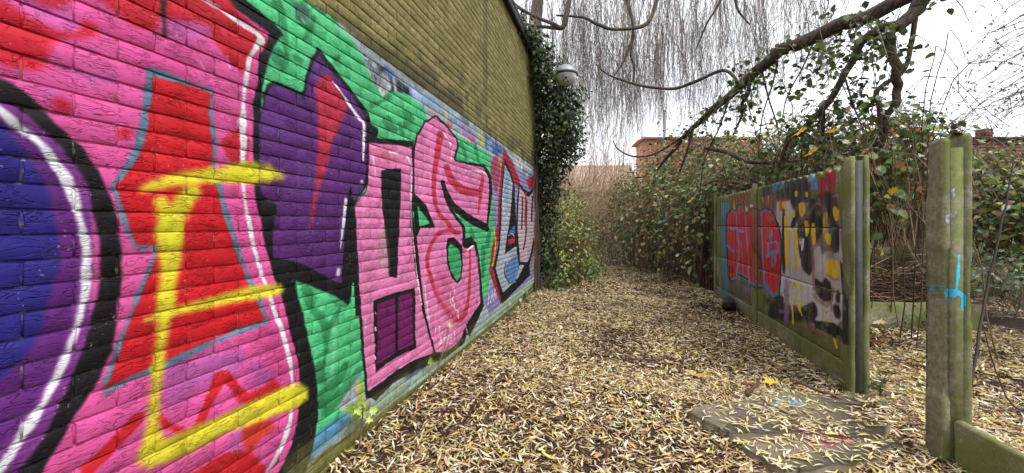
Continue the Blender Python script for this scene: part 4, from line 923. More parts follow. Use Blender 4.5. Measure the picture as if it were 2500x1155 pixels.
# ------------------------------------------------------------------ broken slabs on the path
def slab_mesh(px_pts, z0, thick, seed, tilt=(0, 0)):
    r = np.random.default_rng(seed); P = []
    for x, y in px_pts:
        p = on_ground(x, y, z0); P.append(p)
    P = np.array(P); P2 = []
    n = len(P)
    for i in range(n):
        a, b_ = P[i], P[(i + 1) % n]
        for tt in np.arange(0, 1, .125): P2.append(a + (b_ - a) * tt + np.append(r.normal(0, .014, 2), 0))
    P2 = np.array(P2); c = P2.mean(0)
    P2[:, 2] = z0 + (P2[:, 0] - c[0]) * tilt[0] + (P2[:, 1] - c[1]) * tilt[1]
    inn = c + (P2 - c) * .985; inn[:, 2] = P2[:, 2] + .004
    low = P2.copy(); low[:, 2] -= thick; low += np.column_stack([r.normal(0, .008, (len(P2), 2)), np.zeros(len(P2))])
    m_ = len(P2); V = np.vstack([inn, P2 - (0, 0, .006), low]); 
    Fq = [(i, (i + 1) % m_, m_ + (i + 1) % m_, m_ + i) for i in range(m_)] + [(m_ + i, m_ + (i + 1) % m_, 2 * m_ + (i + 1) % m_, 2 * m_ + i) for i in range(m_)]
    return V, [np.array([list(range(m_))[::-1]]), np.array([q[::-1] for q in Fq]), np.array([list(range(2 * m_, 3 * m_))])], P2
def concrete_slab_mat():
    m, t, b = new_mat('slab_concrete'); pos = position(t)
    n1 = noise(t, pos, 4.5, 5, .6); n2 = noise(t, pos, 40, 5, .7)
    base = mixc(t, n2, L4((98, 88, 76)), L4((140, 130, 108))); base = mixc(t, math_n(t, 'MULTIPLY', ramp(t, n1, .5, .62), .7), base, L4((110, 106, 62)))
    spots = [((1990, 1058), .13, (150, 84, 92)), ((2010, 1062), .1, (146, 86, 96)), ((1972, 1027), .05, (110, 160, 196)), ((1935, 975), .07, (110, 160, 190)), ((1900, 975), .05, (120, 168, 196)), ((1850, 1040), .09, (120, 112, 150)), ((1885, 1000), .16, (88, 74, 80)), ((2050, 1060), .09, (150, 70, 84)), ((1800, 1000), .12, (92, 84, 84))]
    for (sx, sy), r_, c in spots:
        p = on_ground(sx, sy, .08)
        sub = N(t, 'VectorMath', operation='DISTANCE'); t.links.new(pos, sub.inputs[0]); sub.inputs[1].default_value = tuple(p)
        k = math_n(t, 'ADD', sub.outputs['Value'], math_n(t, 'MULTIPLY', math_n(t, 'SUBTRACT', noise(t, pos, 14, 3), .5), .25))
        base = mixc(t, math_n(t, 'MULTIPLY', ramp(t, k, r_, r_ * .6), .9), base, L4(c))
    t.links.new(base, b.inputs['Base Color']); b.inputs['Roughness'].default_value = .8
    bump(t, b, n2, .6, .006); return m
MAT_SLAB = concrete_slab_mat()
slab_pts = [(1668, 1000), (1800, 980), (1940, 958), (2060, 968), (2170, 1000), (2150, 1075), (1960, 1060), (1790, 1062), (1735, 1040)]
slab2_pts = [(1795, 1080), (1980, 1062), (2150, 1062), (2190, 1080), (2130, 1128), (1960, 1150), (1900, 1150)]
slabs = []
for pts, z0, th, sd_, tl, lb in ((slab_pts, .06, .06, 3, (.0, .0), 'flat broken concrete slab with pink and blue paint traces under fallen leaves'), (slab2_pts, .038, .05, 4, (.0, .0), 'smaller mossy concrete slab half buried in leaves beside the painted slab')):
    V, fs, ring = slab_mesh(pts, z0, th, sd_, tl); c = ring.mean(0)
    base = np.array((c[0], c[1], 0)); me = mesh_np('concrete_slab', V - base, fs)
    o = link('concrete_slab', me, MAT_SLAB); o.location = tuple(base); tag(o, lb, 'slab'); slabs.append((ring, z0))
def inside(x, y, ring):
    ins = np.zeros(len(x), bool); Q = np.roll(ring, -1, 0)
    for a, b_ in zip(ring, Q):
        if a[1] != b_[1]: ins ^= ((a[1] > y) != (b_[1] > y)) & (x < (b_[0] - a[0]) * (y - a[1]) / (b_[1] - a[1]) + a[0])
    return ins
sl = MB()
for (ring, z0), n in zip(slabs, (1900, 2400)):
    x = rng.uniform(ring[:, 0].min(), ring[:, 0].max(), n); y = rng.uniform(ring[:, 1].min(), ring[:, 1].max(), n)
    k = inside(x, y, ring) & (rng.random(n) < np.clip(vnoise(x, y, 3.1, 77) * 2.4 - .75 + (x - 1.0) * .25, .22, .95)); x, y = x[k], y[k]; n = len(x)
    th = rng.uniform(0, 6.28, n); D = np.stack([np.cos(th), np.sin(th), rng.normal(0, .08, n)], 1)
    Nn = np.stack([rng.normal(0, .2, n), rng.normal(0, .2, n), np.ones(n)], 1); S = rng.uniform(.05, .1, n)
    P = np.stack([x, y, z0 + .012 + .012 * rng.random(n)], 1) - D * S[:, None] * .5
    V, fs, C = scatter(leaf_willow(), P, D, Nn, S, pick([(236, 222, 184), (226, 208, 140), (206, 176, 130), (130, 94, 66)], [5, 4, 3, 1], n), rng.normal(0, .04, n), rng.uniform(.8, 1.3, n)); sl.add(V, fs, C)
tag(sl.build('slab_leaves', MAT_LITTER), 'scatter of narrow pale leaves lying on the broken slabs', 'leaf litter', kind='stuff')

# ================================================================== WOOD: branches, twigs
BR, DK, TAN, GRY, RUST = (74, 52, 40), (40, 30, 28), (150, 122, 86), (112, 100, 92), (120, 72, 48)
def stick(name, pts, r, label, c=BR, cat='stick', mat=None):
    P = np.array(pts, float); base = P.mean(0); base[2] = P[:, 2].min()
    S = smooth_path(P, 5); S[1:-1] += rng.normal(0, r * .35, S[1:-1].shape)
    m = MB(); m.tube(S - base, np.interp(np.linspace(0, 1, len(S)), [0, .5, 1], [r, r * .85, r * .45]), 7, lin(c))
    o = m.build(name, MAT_TWIG, smooth=True); o.location = tuple(base); return tag(o, label, cat)
stick('fallen_stick', [gp(1825, 990, .09), gp(1850, 965, .12), gp(1853, 940, .07)], .018, 'short crooked brown stick propped on the slab corner', (84, 56, 42))
stick('fallen_stick', [gp(1945, 952, .09), gp(2020, 985, .1), gp(2085, 995, .06), gp(2125, 975, .06), gp(2160, 968, .05), gp(2200, 968, .04)], .014, 'long thin curved brown stick beyond the slab by the fence foot', (96, 70, 56))
stick('fallen_stick', [gp(1812, 945, .04), gp(1832, 948, .05), gp(1853, 955, .05)], .013, 'small reddish stick lying behind the slab corner', (130, 66, 44))
# dark hollow log by the far fence panel
lg = at(1780, 752, 7.0); lg = gp(1780, 768, .09)
m = MB(); ax = np.array((.25, 1, .05)); ax /= np.linalg.norm(ax)
m.tube([lg - ax * .02, lg + ax * .08, lg + ax * .3, lg + ax * .55], [.105, .11, .1, .07], 12, lin((46, 32, 28)), cap=False)
m.tube([lg + ax * .1, lg + ax * .0, lg - ax * .015, lg - ax * .02], [.05, .075, .085, .104], 12, lin((24, 17, 16)))
o = m.build('rotten_log', MAT_TWIG, smooth=True); tag(o, 'short dark hollow log lying against the fence foot', 'log')

def branch_tree(mb_, path_px, r_px, c=DK, sides=9, wob=.25, n=6):
    """path given as (px, py, f); r as half thickness in pixels there"""
    P = np.array([at(*p) for p in path_px]); rr = np.array([r * p[2] / F_PX for r, p in zip(r_px, path_px)])
    D = smooth_path(np.column_stack([P, rr]), n)
    S = D[:, :3] + rng.normal(0, 1, (len(D), 3)) * D[:, 3:4] * wob * .35
    mb_.tube(S, np.maximum(D[:, 3], .002), sides, lin(c)); return S, D[:, 3]
tree = thing('overhanging_tree', 'dark bare tree whose thick limbs reach over the fence from the right', 'tree', (5.6, 5.2, 0))
tr_base = np.array((5.6, 5.2, 0))
LA, LB = at(2300, -55, 4.3), at(2330, -70, 4.3)
mt = MB(); mt.tube(smooth_path(np.array([(5.6, 5.2, -.2), (5.58, 5.22, .3), (5.5, 5.2, 1.6), (5.3, 5.25, 3.1), (5.15, 5.3, 4.6), (5.3, 5.4, 6.5)]), 5), np.interp(np.linspace(0, 1, 26), [0, .1, .4, .8, 1], [.36, .26, .22, .2, .08]), 12, lin(DK))
mt.build('trunk', MAT_BARK, tree, smooth=True)
def limb(pts, rs, sides=10, name='limb', start=None, mat=None, par=None, wob=.25):
    m = MB(); P = list(pts); R2 = list(rs)
    Pw = [at(*p) for p in P]; rw = [r * p[2] / F_PX for r, p in zip(R2, P)]
    if start is not None: Pw = [np.array(start[0])] + Pw; rw = [start[1]] + rw
    D = smooth_path(np.column_stack([np.array(Pw), rw]), 7)
    kn_ = smooth_path(rng.normal(0, 1, (max(4, len(D) // 4), 3)), 8); kn_ = kn_[np.linspace(0, len(kn_) - 1, len(D)).astype(int)]
    S = D[:, :3] + kn_ * D[:, 3:4] * wob * .8
    m.tube(S, np.maximum(D[:, 3] * (1 + rng.normal(0, .025, len(D))), .002), sides, lin(DK))
    m.build(name, mat or MAT_BARK, par or tree, smooth=True); return S
SA = limb([(2300, -70, 4.4), (2215, -12, 4.5), (2130, 32, 4.7), (2060, 55, 4.9), (2000, 80, 5.1), (1930, 115, 5.4), (1880, 150, 5.7), (1830, 190, 6.0), (1770, 240, 6.5), (1720, 285, 7.0), (1680, 325, 7.5), (1640, 370, 8.1), (1605, 415, 8.8)], (18, 17.5, 17, 16.5, 16, 15, 14, 12, 9.5, 7.5, 6, 4.5, 2.5), start=((5.2, 5.3, 4.5), .12))
SB = limb([(2330, -75, 4.2), (2265, -8, 4.3), (2225, 30, 4.35), (2180, 62, 4.4), (2145, 72, 4.5), (2105, 105, 4.6), (2070, 165, 4.7), (2040, 225, 4.85), (2000, 275, 5.0), (1960, 318, 5.2), (1925, 350, 5.4), (1900, 420, 5.6)], (19, 18, 16, 14, 11, 9, 8, 7.5, 7, 7, 5.5, 3), start=((5.2, 5.3, 4.5), .12))
limb([(2168, 68, 4.4), (2172, 100, 4.4), (2180, 140, 4.42), (2187, 185, 4.45), (2190, 215, 4.5), (2185, 250, 4.5), (2165, 285, 4.55), (2160, 320, 4.6), (2150, 360, 4.7)], (12, 11, 10, 10, 9, 8, 7, 6, 3.5))
limb([(2236, 25, 4.35), (2232, 60, 4.36), (2225, 110, 4.38), (2215, 150, 4.4), (2196, 185, 4.45)], (6, 5.5, 5, 5, 5))
limb([(2186, 190, 4.45), (2160, 205, 4.5), (2140, 224, 4.5), (2143, 255, 4.52), (2150, 290, 4.55), (2148, 330, 4.6)], (6, 5, 5.5, 5.5, 5, 3))
limb([(1690, 318, 7.5), (1680, 360, 7.6), (1660, 420, 7.8)], (4, 3, 2)); limb([(1830, 195, 6.0), (1825, 230, 6.0), (1812, 250, 6.1), (1808, 290, 6.2), (1790, 330, 6.3)], (5, 4, 4, 3, 2))
limb([(1720, 362, 6.8), (1770, 370, 6.4), (1820, 392, 6.0), (1880, 398, 5.8), (1960, 392, 5.6)], (4, 5, 5, 4, 3), name='side_branch')
limb([(2010, 265, 5.0), (2008, 330, 5.0), (2012, 400, 5.0)], (5, 4, 3))
limb([(1455, 158, 7.7), (1490, 185, 7.6), (1560, 208, 7.4), (1630, 216, 7.1), (1690, 203, 6.8), (1765, 172, 6.4), (1805, 205, 6.2)], (1.5, 2, 3, 3.5, 4, 4, 4), name='side_branch')
limb([(1497, 345, 8.5), (1510, 365, 8.4), (1545, 382, 8.2), (1590, 378, 8.0), (1640, 352, 7.8), (1695, 312, 7.2)], (1.2, 1.6, 2, 2.4, 2.6, 3), name='side_branch')
for a_, b_, c_2 in ((1900, 160, -40), (1950, 330, 90), (1860, 190, 40), (1780, 260, -60), (2060, 200, 50), (1990, 110, -70)):
    limb([(a_, b_ - 20, 5.8), (a_ + c_2 * .4, b_ + 50, 5.9), (a_ + c_2, b_ + 130, 6.1), (a_ + c_2 * 1.2, b_ + 220, 6.2)], (2.5, 2, 1.6, 1), 5, name='side_branch')

# ================================================================== GREENERY
def blob_points(blobs, n, shell=.45):
    B = np.array([list(c) + list(r) for c, r in blobs]); wv = (B[:, 3] * B[:, 4] + B[:, 4] * B[:, 5] + B[:, 3] * B[:, 5]); i = rng.choice(len(B), n, p=wv / wv.sum())
    d = rng.normal(0, 1, (n, 3)); d /= np.linalg.norm(d, axis=1, keepdims=True)
    rad = 1 - shell * rng.random(n) ** 1.4 + rng.normal(0, .07, n)
    lump = 1 + .28 * (vnoise(d[:, 0] * 2 + B[i, 0] * 3, d[:, 2] * 2 + d[:, 1] * 1.7, 1.6, 9) - .5)
    P = B[i, :3] + d * B[i, 3:6] * (rad * lump)[:, None]
    return P, d
def foliage(blobs, n, s0, s1, tm, cols, wts, shell=.45, up=.7, droop=.35, zmin=.03, clump=4, low=0.0):
    P, d = blob_points(blobs, max(1, n // clump), shell)
    P = np.repeat(P, clump, 0) + rng.normal(0, (s0 + s1) * .55, (len(P) * clump, 3)); d = np.repeat(d, clump, 0)
    k = (P[:, 2] > zmin) & (rng.random(len(P)) > low * np.clip(1.5 - P[:, 2], 0, 1)); P, d = P[k], d[k]; n = len(P)
    Nn = d * .6 + np.array((0, 0, up)) + rng.normal(0, .35, (n, 3))
    D = rng.normal(0, 1, (n, 3)) + d * .8; D -= Nn * (np.sum(D * Nn, 1) / np.sum(Nn * Nn, 1))[:, None]; D[:, 2] -= droop
    return scatter(tm, P, D, Nn, rng.uniform(s0, s1, n), pick(cols, wts, n), rng.normal(-.03, .05, n), rng.uniform(.8, 1.15, n))
G_BR = [(134, 150, 78), (102, 126, 60), (184, 194, 164), (62, 80, 42), (190, 178, 90), (156, 114, 74), (96, 120, 72)]
W_BR = [18, 24, 9, 20, 9, 12, 12]
def canes(mb_, blobs, n, r0=.004, cols=((96, 68, 50), (72, 52, 42), (124, 98, 70), (54, 40, 34), (140, 116, 84)), base_z=0.0, spread=1.0, seg=9):
    for _ in range(n):
        c, r = blobs[R_.randrange(len(blobs))]
        a = R_.uniform(0, 6.283); q = R_.uniform(.0, .8)
        p0 = np.array((c[0] + math.cos(a) * r[0] * q, c[1] + math.sin(a) * r[1] * q, base_z + max(0, c[2] - r[2]) * .8))
        b_ = R_.uniform(0, 6.283); L = R_.uniform(.5, 1.3) * spread
        p3 = p0 + np.array((math.cos(b_) * r[0] * L, math.sin(b_) * r[1] * L, 0)); p3[2] = max(.03, c[2] + r[2] * R_.uniform(-.9, .6))
        top = c[2] + r[2] * R_.uniform(.1, 1.12)
        p1 = p0 * .8 + p3 * .2; p1[2] = top * .8; p2 = p0 * .35 + p3 * .65; p2[2] = top * 1.08
        t_ = np.linspace(0, 1, seg)[:, None]
        P = (1 - t_) ** 3 * p0 + 3 * t_ * (1 - t_) ** 2 * p1 + 3 * t_ ** 2 * (1 - t_) * p2 + t_ ** 3 * p3
        P += rng.normal(0, .022, P.shape); P[:, 2] = np.maximum(P[:, 2], .02)
        mb_.tube(P, np.linspace(r0 * R_.uniform(.8, 1.6), r0 * .5, seg), 3, lin(R_.choice(cols)), cap=False)
leaf_protos = {}
def single_leaves(parent, blobs, n, s0, s1, tm, cols, wts, mat, face, shell=.12):
    """the largest leaves, each its own part, facing out of the bush on the side turned to the path"""
    key = mat.name + str(len(tm[0])) + str(cols)
    if key not in leaf_protos:
        L = []
        for c in cols:
            me = mesh_np('leaf', tm[0] + np.array([(0, 0, .05 * (v[0] - .5) ** 2) for v in tm[0]]), tm[1], np.repeat(lin(np.array([c])), len(tm[0]), 0)); me.materials.append(mat); L.append(me)
        leaf_protos[key] = L
    L = leaf_protos[key]; made = 0; off = -abs_loc(parent)
    while made < n:
        P, d = blob_points(blobs, 1, shell)
        if P[0][2] < .1 or np.dot(d[0], face) < .25: continue
        o = bpy.data.objects.new('leaf', L[rng.choice(len(L), p=np.array(wts) / sum(wts))]); col.objects.link(o)
        Nn = Vector(d[0] * .7 + np.array((0, 0, .7)) + rng.normal(0, .3, 3)); D = Vector(rng.normal(0, 1, 3) + d[0] * .6 + np.array((0, 0, -.4)))
        D = (D - Nn * (D.dot(Nn) / Nn.dot(Nn))).normalized(); Y = Nn.normalized().cross(D)
        from mathutils import Matrix
        Mx = Matrix((D, Y, D.cross(Y))).transposed()
        o.rotation_euler = Mx.to_euler(); s = R_.uniform(s0, s1); o.scale = (s, s, s)
        o.location = Vector(P[0]) + off; o.parent = parent; made += 1
def bush(name, label, cat, blobs, nl, s0, s1, ncane, tm=None, cols=G_BR, wts=W_BR, mat=None, shell=.5, r0=.004, single=0, face=(-.6, -.8, 0), ccols=None, up=.7, group=None, spread=1.0, low=0.0):
    c = np.array(blobs[0][0]); o = thing(name, label, cat, (c[0], c[1], 0), group)
    tm = tm or leaf_ovate(.36); mat = mat or MAT_LEAF
    if ncane:
        m = MB(); canes(m, blobs, ncane, r0, spread=spread, **({'cols': ccols} if ccols else {})); m.build('stems', MAT_TWIG, o, kind='stuff')
    if nl:
        V, fs, C = foliage(blobs, nl, s0, s1, tm, cols, wts, shell, up, low=low); m = MB(); m.add(V, fs, C); m.build('foliage', mat, o, kind='stuff')
    if single: single_leaves(o, blobs, single, s1 * .9, s1 * 1.3, tm, cols, wts, mat, np.array(face))
    return o
def P3(px, py, f): return tuple(at(px, py, f))
# --- brambles beside the path, past the end of the fence
bl1 = [((2.15, 9.75, 1.25), (.6, .6, 1.3)), ((2.5, 10.6, 1.4), (.9, 1.0, 1.6)), ((1.95, 11.6, 1.4), (.95, 1.2, 1.7)), ((3.0, 12.2, 2.3), (1.2, 1.6, 1.7)), ((2.7, 9.6, 2.3), (.7, .8, .8))]
bush('bramble_thicket', 'tangled bramble thicket of brown canes and leaves past the concrete fence end', 'bramble', bl1, 8200, .075, .14, 1300, single=150, shell=.4, low=.8, spread=1.25)
bl2 = [((1.3, 13.6, 1.7), (1.1, 1.5, 2.1)), ((2.4, 15, 2.7), (1.4, 1.8, 2.4)), ((.75, 15.8, 1.7), (1.0, 1.6, 2.2)), ((3.2, 13.5, 2.9), (1.2, 1.4, 1.5))]
bush('bramble_thicket', 'dense bramble mound narrowing the far end of the path below the orange house', 'bramble', bl2, 7600, .08, .15, 700, single=60, shell=.4, low=.7, spread=1.25)
bl3 = [((-.05, 18.3, 1.4), (.95, 1.7, 1.8)), ((1.2, 20, 2.2), (1.4, 1.8, 2.0)), ((-.55, 20.5, 1.2), (.8, 1.3, 1.5))]
bush('bramble_thicket', 'distant brown and green bramble where the path bends out of sight', 'bramble', bl3, 2600, .08, .13, 300, cols=[(140, 140, 88), (112, 120, 70), (168, 140, 104), (84, 88, 52)], wts=[3, 3, 3, 2])
bl4 = [((3.3, 9.4, 2.5), (.9, 1.3, 1.4)), ((2.95, 8.2, 2.1), (.6, 1.2, 1.4)), ((2.85, 6.6, 1.85), (.55, 1.2, 1.25)), ((3.7, 7.6, 2.7), (.9, 1.2, 1.2)), ((2.55, 8.8, 2.3), (.4, .8, .6)), ((3.3, 5.8, 2.3), (.6, .7, .7))]
bush('bramble_hedge', 'loose hedge of bramble stems rising behind the sprayed concrete fence', 'bramble', bl4, 6200, .065, .125, 800, shell=.85, single=60, face=(-.7, -.7, .2), spread=1.4)
bl5 = [(P3(2060, 370, 6.3), (.6, .6, .42)), (P3(2190, 360, 6.2), (.6, .6, .55)), (P3(2240, 430, 6.6), (.6, .6, .6)), (P3(2120, 470, 6.8), (.6, .6, .5))]
bush('bramble_bush', 'leafy bramble with broad dark leaves above the gap behind the fence', 'bramble', bl5, 2400, .07, .13, 90, shell=.8, single=60, face=(-.6, -.8, 0), spread=1.5)
bl6 = [(P3(2440, 500, 6.6), (.8, .7, .75)), (P3(2490, 430, 7.4), (.9, .8, .7)), (P3(2400, 400, 7.2), (.5, .5, .35)), (P3(2560, 560, 6.0), (.6, .8, .9))]
bush('bramble_bush', 'rambling evergreen bramble with pale edged leaves to the right of the lone post', 'bramble', bl6, 3400, .07, .13, 300, shell=.8, single=60, spread=1.4, face=(-.6, -.8, 0))
bl6b = [(P3(2450, 660, 5.4), (.45, .4, .3)), (P3(2520, 700, 4.8), (.5, .4, .3))]
bush('ivy_patch', 'low patch of grey green ivy on the ground beyond the lone post', 'ivy', bl6b, 420, .05, .09, 50, tm=leaf_ivy(), mat=MAT_LEAF, shell=.9, cols=[(120, 134, 108), (90, 108, 72), (150, 160, 140)], wts=[3, 3, 1])
# --- brushwood heap behind the gap
bp = thing('brushwood_heap', 'heap of dead brown sticks and twigs between the kerb and the rear fence', 'brushwood', tuple(np.append(at(2200, 650, 6.6)[:2], 0)))
m = MB()
for _ in range(520):
    c = at(R_.uniform(2090, 2330), 0, R_.uniform(6.0, 7.2)); z = R_.uniform(.05, 1.0) * R_.uniform(.5, 1.1); a = R_.gauss(.25, 1.1); L = R_.uniform(.25, .95)
    d = np.array((math.cos(a), math.sin(a), R_.gauss(0, .3))); p = np.array((c[0], c[1], z)); Q = np.array([p - d * L / 2, p + rng.normal(0, .03, 3), p + d * L / 2]); Q[:, 2] = np.maximum(Q[:, 2], .02)
    m.tube(Q, [.008, .007, .004], 4, lin(R_.choice([(110, 82, 60), (84, 58, 44), (150, 122, 92), (60, 42, 34)])), cap=False)
m.build('twigs', MAT_TWIG, bp, kind='stuff')
# --- left verge below the ivy
bl7 = [((-1.1, 10.0, .7), (.55, .8, .95)), ((-1.1, 11.4, 1.0), (.7, 1.0, 1.35)), ((-1.35, 13.2, 1.3), (.75, 1.3, 1.6))]
bush('verge_shrub', 'rough shrub of brown stems and yellow green leaves at the corner of the brick building', 'shrub', bl7, 5200, .055, .11, 420, cols=[(138, 156, 70), (176, 176, 84), (104, 128, 54), (160, 124, 80), (74, 92, 42)], wts=[5, 3, 5, 2, 3], single=30, face=(.6, -.8, 0))
bl8 = [((-.75, 10.9, .22), (.6, .95, .42)), ((-1.3, 9.2, .18), (.33, .6, .3)), ((-.75, 12.2, .2), (.45, .8, .4))]
bush('ground_ivy', 'low glossy green ivy spreading over the leaves below the verge shrub', 'ivy', bl8, 1900, .045, .08, 60, tm=leaf_ivy(), mat=MAT_IVY, cols=[(86, 122, 52), (62, 96, 40), (140, 164, 116), (120, 146, 72)], wts=[4, 4, 2, 3], shell=.7, single=40, face=(.4, -.8, .3))
bl9 = [(tuple(gp(1240, 785, .06)), (.16, .22, .1)), (tuple(gp(1275, 742, .08)), (.2, .3, .14))]
bush('wall_weed', 'small clump of pale weeds growing at the foot of the mural wall', 'weed', bl9, 120, .05, .1, 26, cols=[(150, 160, 120), (112, 126, 80), (176, 172, 120)], wts=[3, 3, 1], shell=.9, r0=.0025)
bl10 = [(tuple(gp(2030, 950, .05)), (.13, .1, .06)), (tuple(gp(2140, 948, .05)), (.2, .14, .09)), (tuple(gp(2085, 985, .04)), (.12, .1, .04))]
bush('ivy_sprig', 'sprigs of dusty ivy round the foot of the fence end post', 'ivy', bl10, 60, .06, .095, 10, tm=leaf_ivy(), mat=MAT_LEAF, cols=[(96, 112, 92), (76, 92, 70), (60, 78, 52)], wts=[3, 3, 2], shell=.9, r0=.002, up=1.3)
kc = (k0 + k1) / 2
bl11 = [(tuple(k0 + kd * .9 + np.array((-.05, -.1, .16))), (.35, .1, .14)), (tuple(k0 + kd * .5 + np.array((0, -.08, .08))), (.3, .08, .08))]
bush('kerb_ivy', 'small bright ivy creeping up the face of the mossy kerb', 'ivy', bl11, 260, .02, .04, 12, tm=leaf_ivy(), mat=MAT_IVY, cols=[(80, 110, 44), (110, 140, 70), (60, 88, 36)], wts=[3, 2, 3], shell=.9, r0=.002)
bl12 = [(P3(1445, 612, 19.5), (.9, .8, .55)), (P3(1410, 600, 21), (.8, .8, .6))]
bush('pale_shrub', 'low pale green leafy shrub at the far end of the path', 'shrub', bl12, 800, .08, .14, 30, cols=[(150, 170, 110), (120, 144, 84), (176, 186, 140)], wts=[3, 3, 2])
# --- ivy on the corner of the building
def iv(px, py, f, rx, ry, rz): return (P3(px, py, f), (rx, ry, rz))
blI = [((-1.6, 7.2, 5.2), (.2, .5, .16)), ((-1.52, 7.9, 5.15), (.28, .5, .28)), ((-1.5, 8.0, 4.7), (.22, .35, .4)), ((-1.0, 8.9, 4.3), (.42, .4, .4)), ((-1.0, 8.9, 3.3), (.4, .4, .45)), ((-1.52, 8.6, 5.1), (.4, .8, .4)), ((-1.42, 8.7, 4.6), (.5, .75, .45)), ((-1.32, 8.75, 4.1), (.62, .75, .55)), ((-1.28, 8.8, 3.55), (.66, .7, .55)), ((-1.38, 8.9, 3.0), (.42, .55, .5)), ((-1.42, 9.0, 2.5), (.38, .5, .5)), ((-1.5, 9.1, 1.9), (.28, .4, .55)), ((-1.52, 9.15, 1.3), (.24, .35, .5)), ((-1.5, 9.2, .7), (.26, .35, .5)), ((-1.05, 8.6, 3.75), (.4, .4, .35)), ((-2.1, 9.55, 3.2), (.6, .35, 1.8))]
ivy = thing('ivy', 'dark glossy ivy hanging in a thick mass over the far corner of the brick building', 'ivy', (-1.4, 9.1, 0))
V, fs, C = foliage(blI, 13000, .05, .095, leaf_ivy(), [(40, 62, 26), (30, 46, 22), (62, 88, 38), (96, 116, 62), (20, 32, 16), (120, 130, 58)], [26, 28, 15, 6, 20, 3], .55, .35, .7)
Pk = V.reshape(-1, 11, 3)
m = MB(); m.add(V, fs, C); m.build('foliage', MAT_IVY, ivy, kind='stuff')
single_leaves(ivy, blI[:6], 120, .075, .105, leaf_ivy(), [(44, 66, 28), (66, 92, 40), (34, 52, 24), (100, 124, 62)], [4, 3, 3, 1], MAT_IVY, np.array((.6, -.8, .1)), .1)
m = MB()
for k in range(9):
    y = R_.uniform(8.2, 9.2); P = np.array([(WX + .04, y + R_.gauss(0, .1) * j, z) for j, z in enumerate(np.linspace(0, R_.uniform(2.5, 5), 7))]); P[:, 1] = np.clip(P[:, 1], 7.6, 9.4); m.tube(P, np.linspace(.02, .006, 7), 5, lin((70, 56, 44)), cap=False)
m.build('stems', MAT_TWIG, ivy, kind='stuff')
# thin trails of ivy on the brick just before the mass
# --- wall lamp
m_alu, t, b = new_mat('weathered_aluminium'); b.inputs['Roughness'].default_value = .5; b.inputs['Metallic'].default_value = .3
t.links.new(mixc(t, noise(t, position(t), 14, 4), L4((116, 124, 128)), L4((156, 164, 168))), b.inputs['Base Color'])
m_rim, t, b = new_mat('dark_lamp_rim'); b.inputs['Base Color'].default_value = L4((60, 64, 68)); b.inputs['Roughness'].default_value = .5
m_bowl, t, b = new_mat('clouded_lamp_bowl'); b.inputs['Roughness'].default_value = .25; b.inputs['Transmission Weight'].default_value = .15
t.links.new(mixc(t, noise(t, position(t), 9, 4), L4((150, 148, 140)), L4((196, 194, 188))), b.inputs['Base Color'])
lc = at(1381, 182, 8.3); lamp = thing('wall_lamp', 'grey domed street lamp with a clouded bowl projecting from the ivy', 'lamp', (lc[0], lc[1], lc[2] - .3))
def lathe(prof, c, n=28):
    V = []; 
    for r, z in prof:
        for k in range(n):
            a = 2 * math.pi * k / n; V.append((c[0] + r * math.cos(a), c[1] + r * math.sin(a), c[2] + z))
    Fq = [(j * n + k, j * n + (k + 1) % n, (j + 1) * n + (k + 1) % n, (j + 1) * n + k) for j in range(len(prof) - 1) for k in range(n)]
    return np.array(V), [np.array(Fq)]
V, fs = lathe([(.001, .2), (.08, .19), (.15, .155), (.205, .1), (.235, .045), (.245, .02), (.24, .0)], lc); link('canopy', mesh_np('canopy', V, fs, smooth=True), m_alu, lamp)
V, fs = lathe([(.24, .022), (.262, .014), (.266, -.014), (.25, -.03), (.22, -.03)], lc); link('rim', mesh_np('rim', V, fs, smooth=True), m_rim, lamp)
V, fs = lathe([(.236, -.028), (.228, -.09), (.195, -.16), (.14, -.215), (.07, -.245), (.001, -.25)], lc); link('bowl', mesh_np('bowl', V, fs, smooth=True), m_bowl, lamp)
m = MB(); m.tube(smooth_path(np.array([(WX + .0, lc[1] + .1, lc[2] - .1), (WX + .25, lc[1] + .06, lc[2] + .06), (lc[0] - .18, lc[1] + .02, lc[2] + .1)]), 5), .026, 8); m.box(WX + .0, WX + .03, lc[1] + .02, lc[1] + .18, lc[2] - .22, lc[2] + .02); m.build('bracket', m_alu, lamp, smooth=False)
m = MB(); e = np.array((CP, SP, 0)); m.tube([lc + e * .255, lc + e * .3 + (0, 0, -.02), lc + e * .33 + (0, 0, -.045)], [.02, .016, .01], 6); m.build('catch', m_alu, lamp)

# ================================================================== WILLOW
wil = thing('weeping_willow', 'weeping willow behind the building trailing a curtain of fine bare twigs', 'tree', (-4.2, 16.5, 0))
m = MB(); m.tube(smooth_path(np.array([(-4.2, 16.5, -.2), (-4.2, 16.5, .5), (-4.05, 16.4, 3), (-3.8, 16.2, 6), (-3.3, 16, 8.5), (-2.8, 15.9, 12.5)]), 4), np.interp(np.linspace(0, 1, 21), [0, .1, .6, 1], [.65, .48, .38, .2]), 12); m.build('trunk', MAT_BARK, wil, smooth=True)
hang = []
top = np.array((-3.0, 16, 11.4))
for k in range(18):
    ex = R_.uniform(-2.2, 11.5); ey = R_.uniform(10.5, 20); ez = R_.uniform(11.5, 14) - .1 * max(0, ex - 6)
    e_ = np.array((ex, ey, ez)); mid = top * .5 + e_ * .5 + np.array((0, 0, R_.uniform(1.2, 2.6))); S = smooth_path(np.array([top, top * .75 + mid * .25 + (0, 0, .6), mid, mid * .4 + e_ * .6 + (0, 0, .3), e_]), 6); S[1:-1] += rng.normal(0, .08, S[1:-1].shape)
    m = MB(); m.tube(S, np.linspace(.12, .02, len(S)), 6); m.build('limb', MAT_BARK, wil, smooth=True)
    for s_ in S[8:]: hang.append(s_)
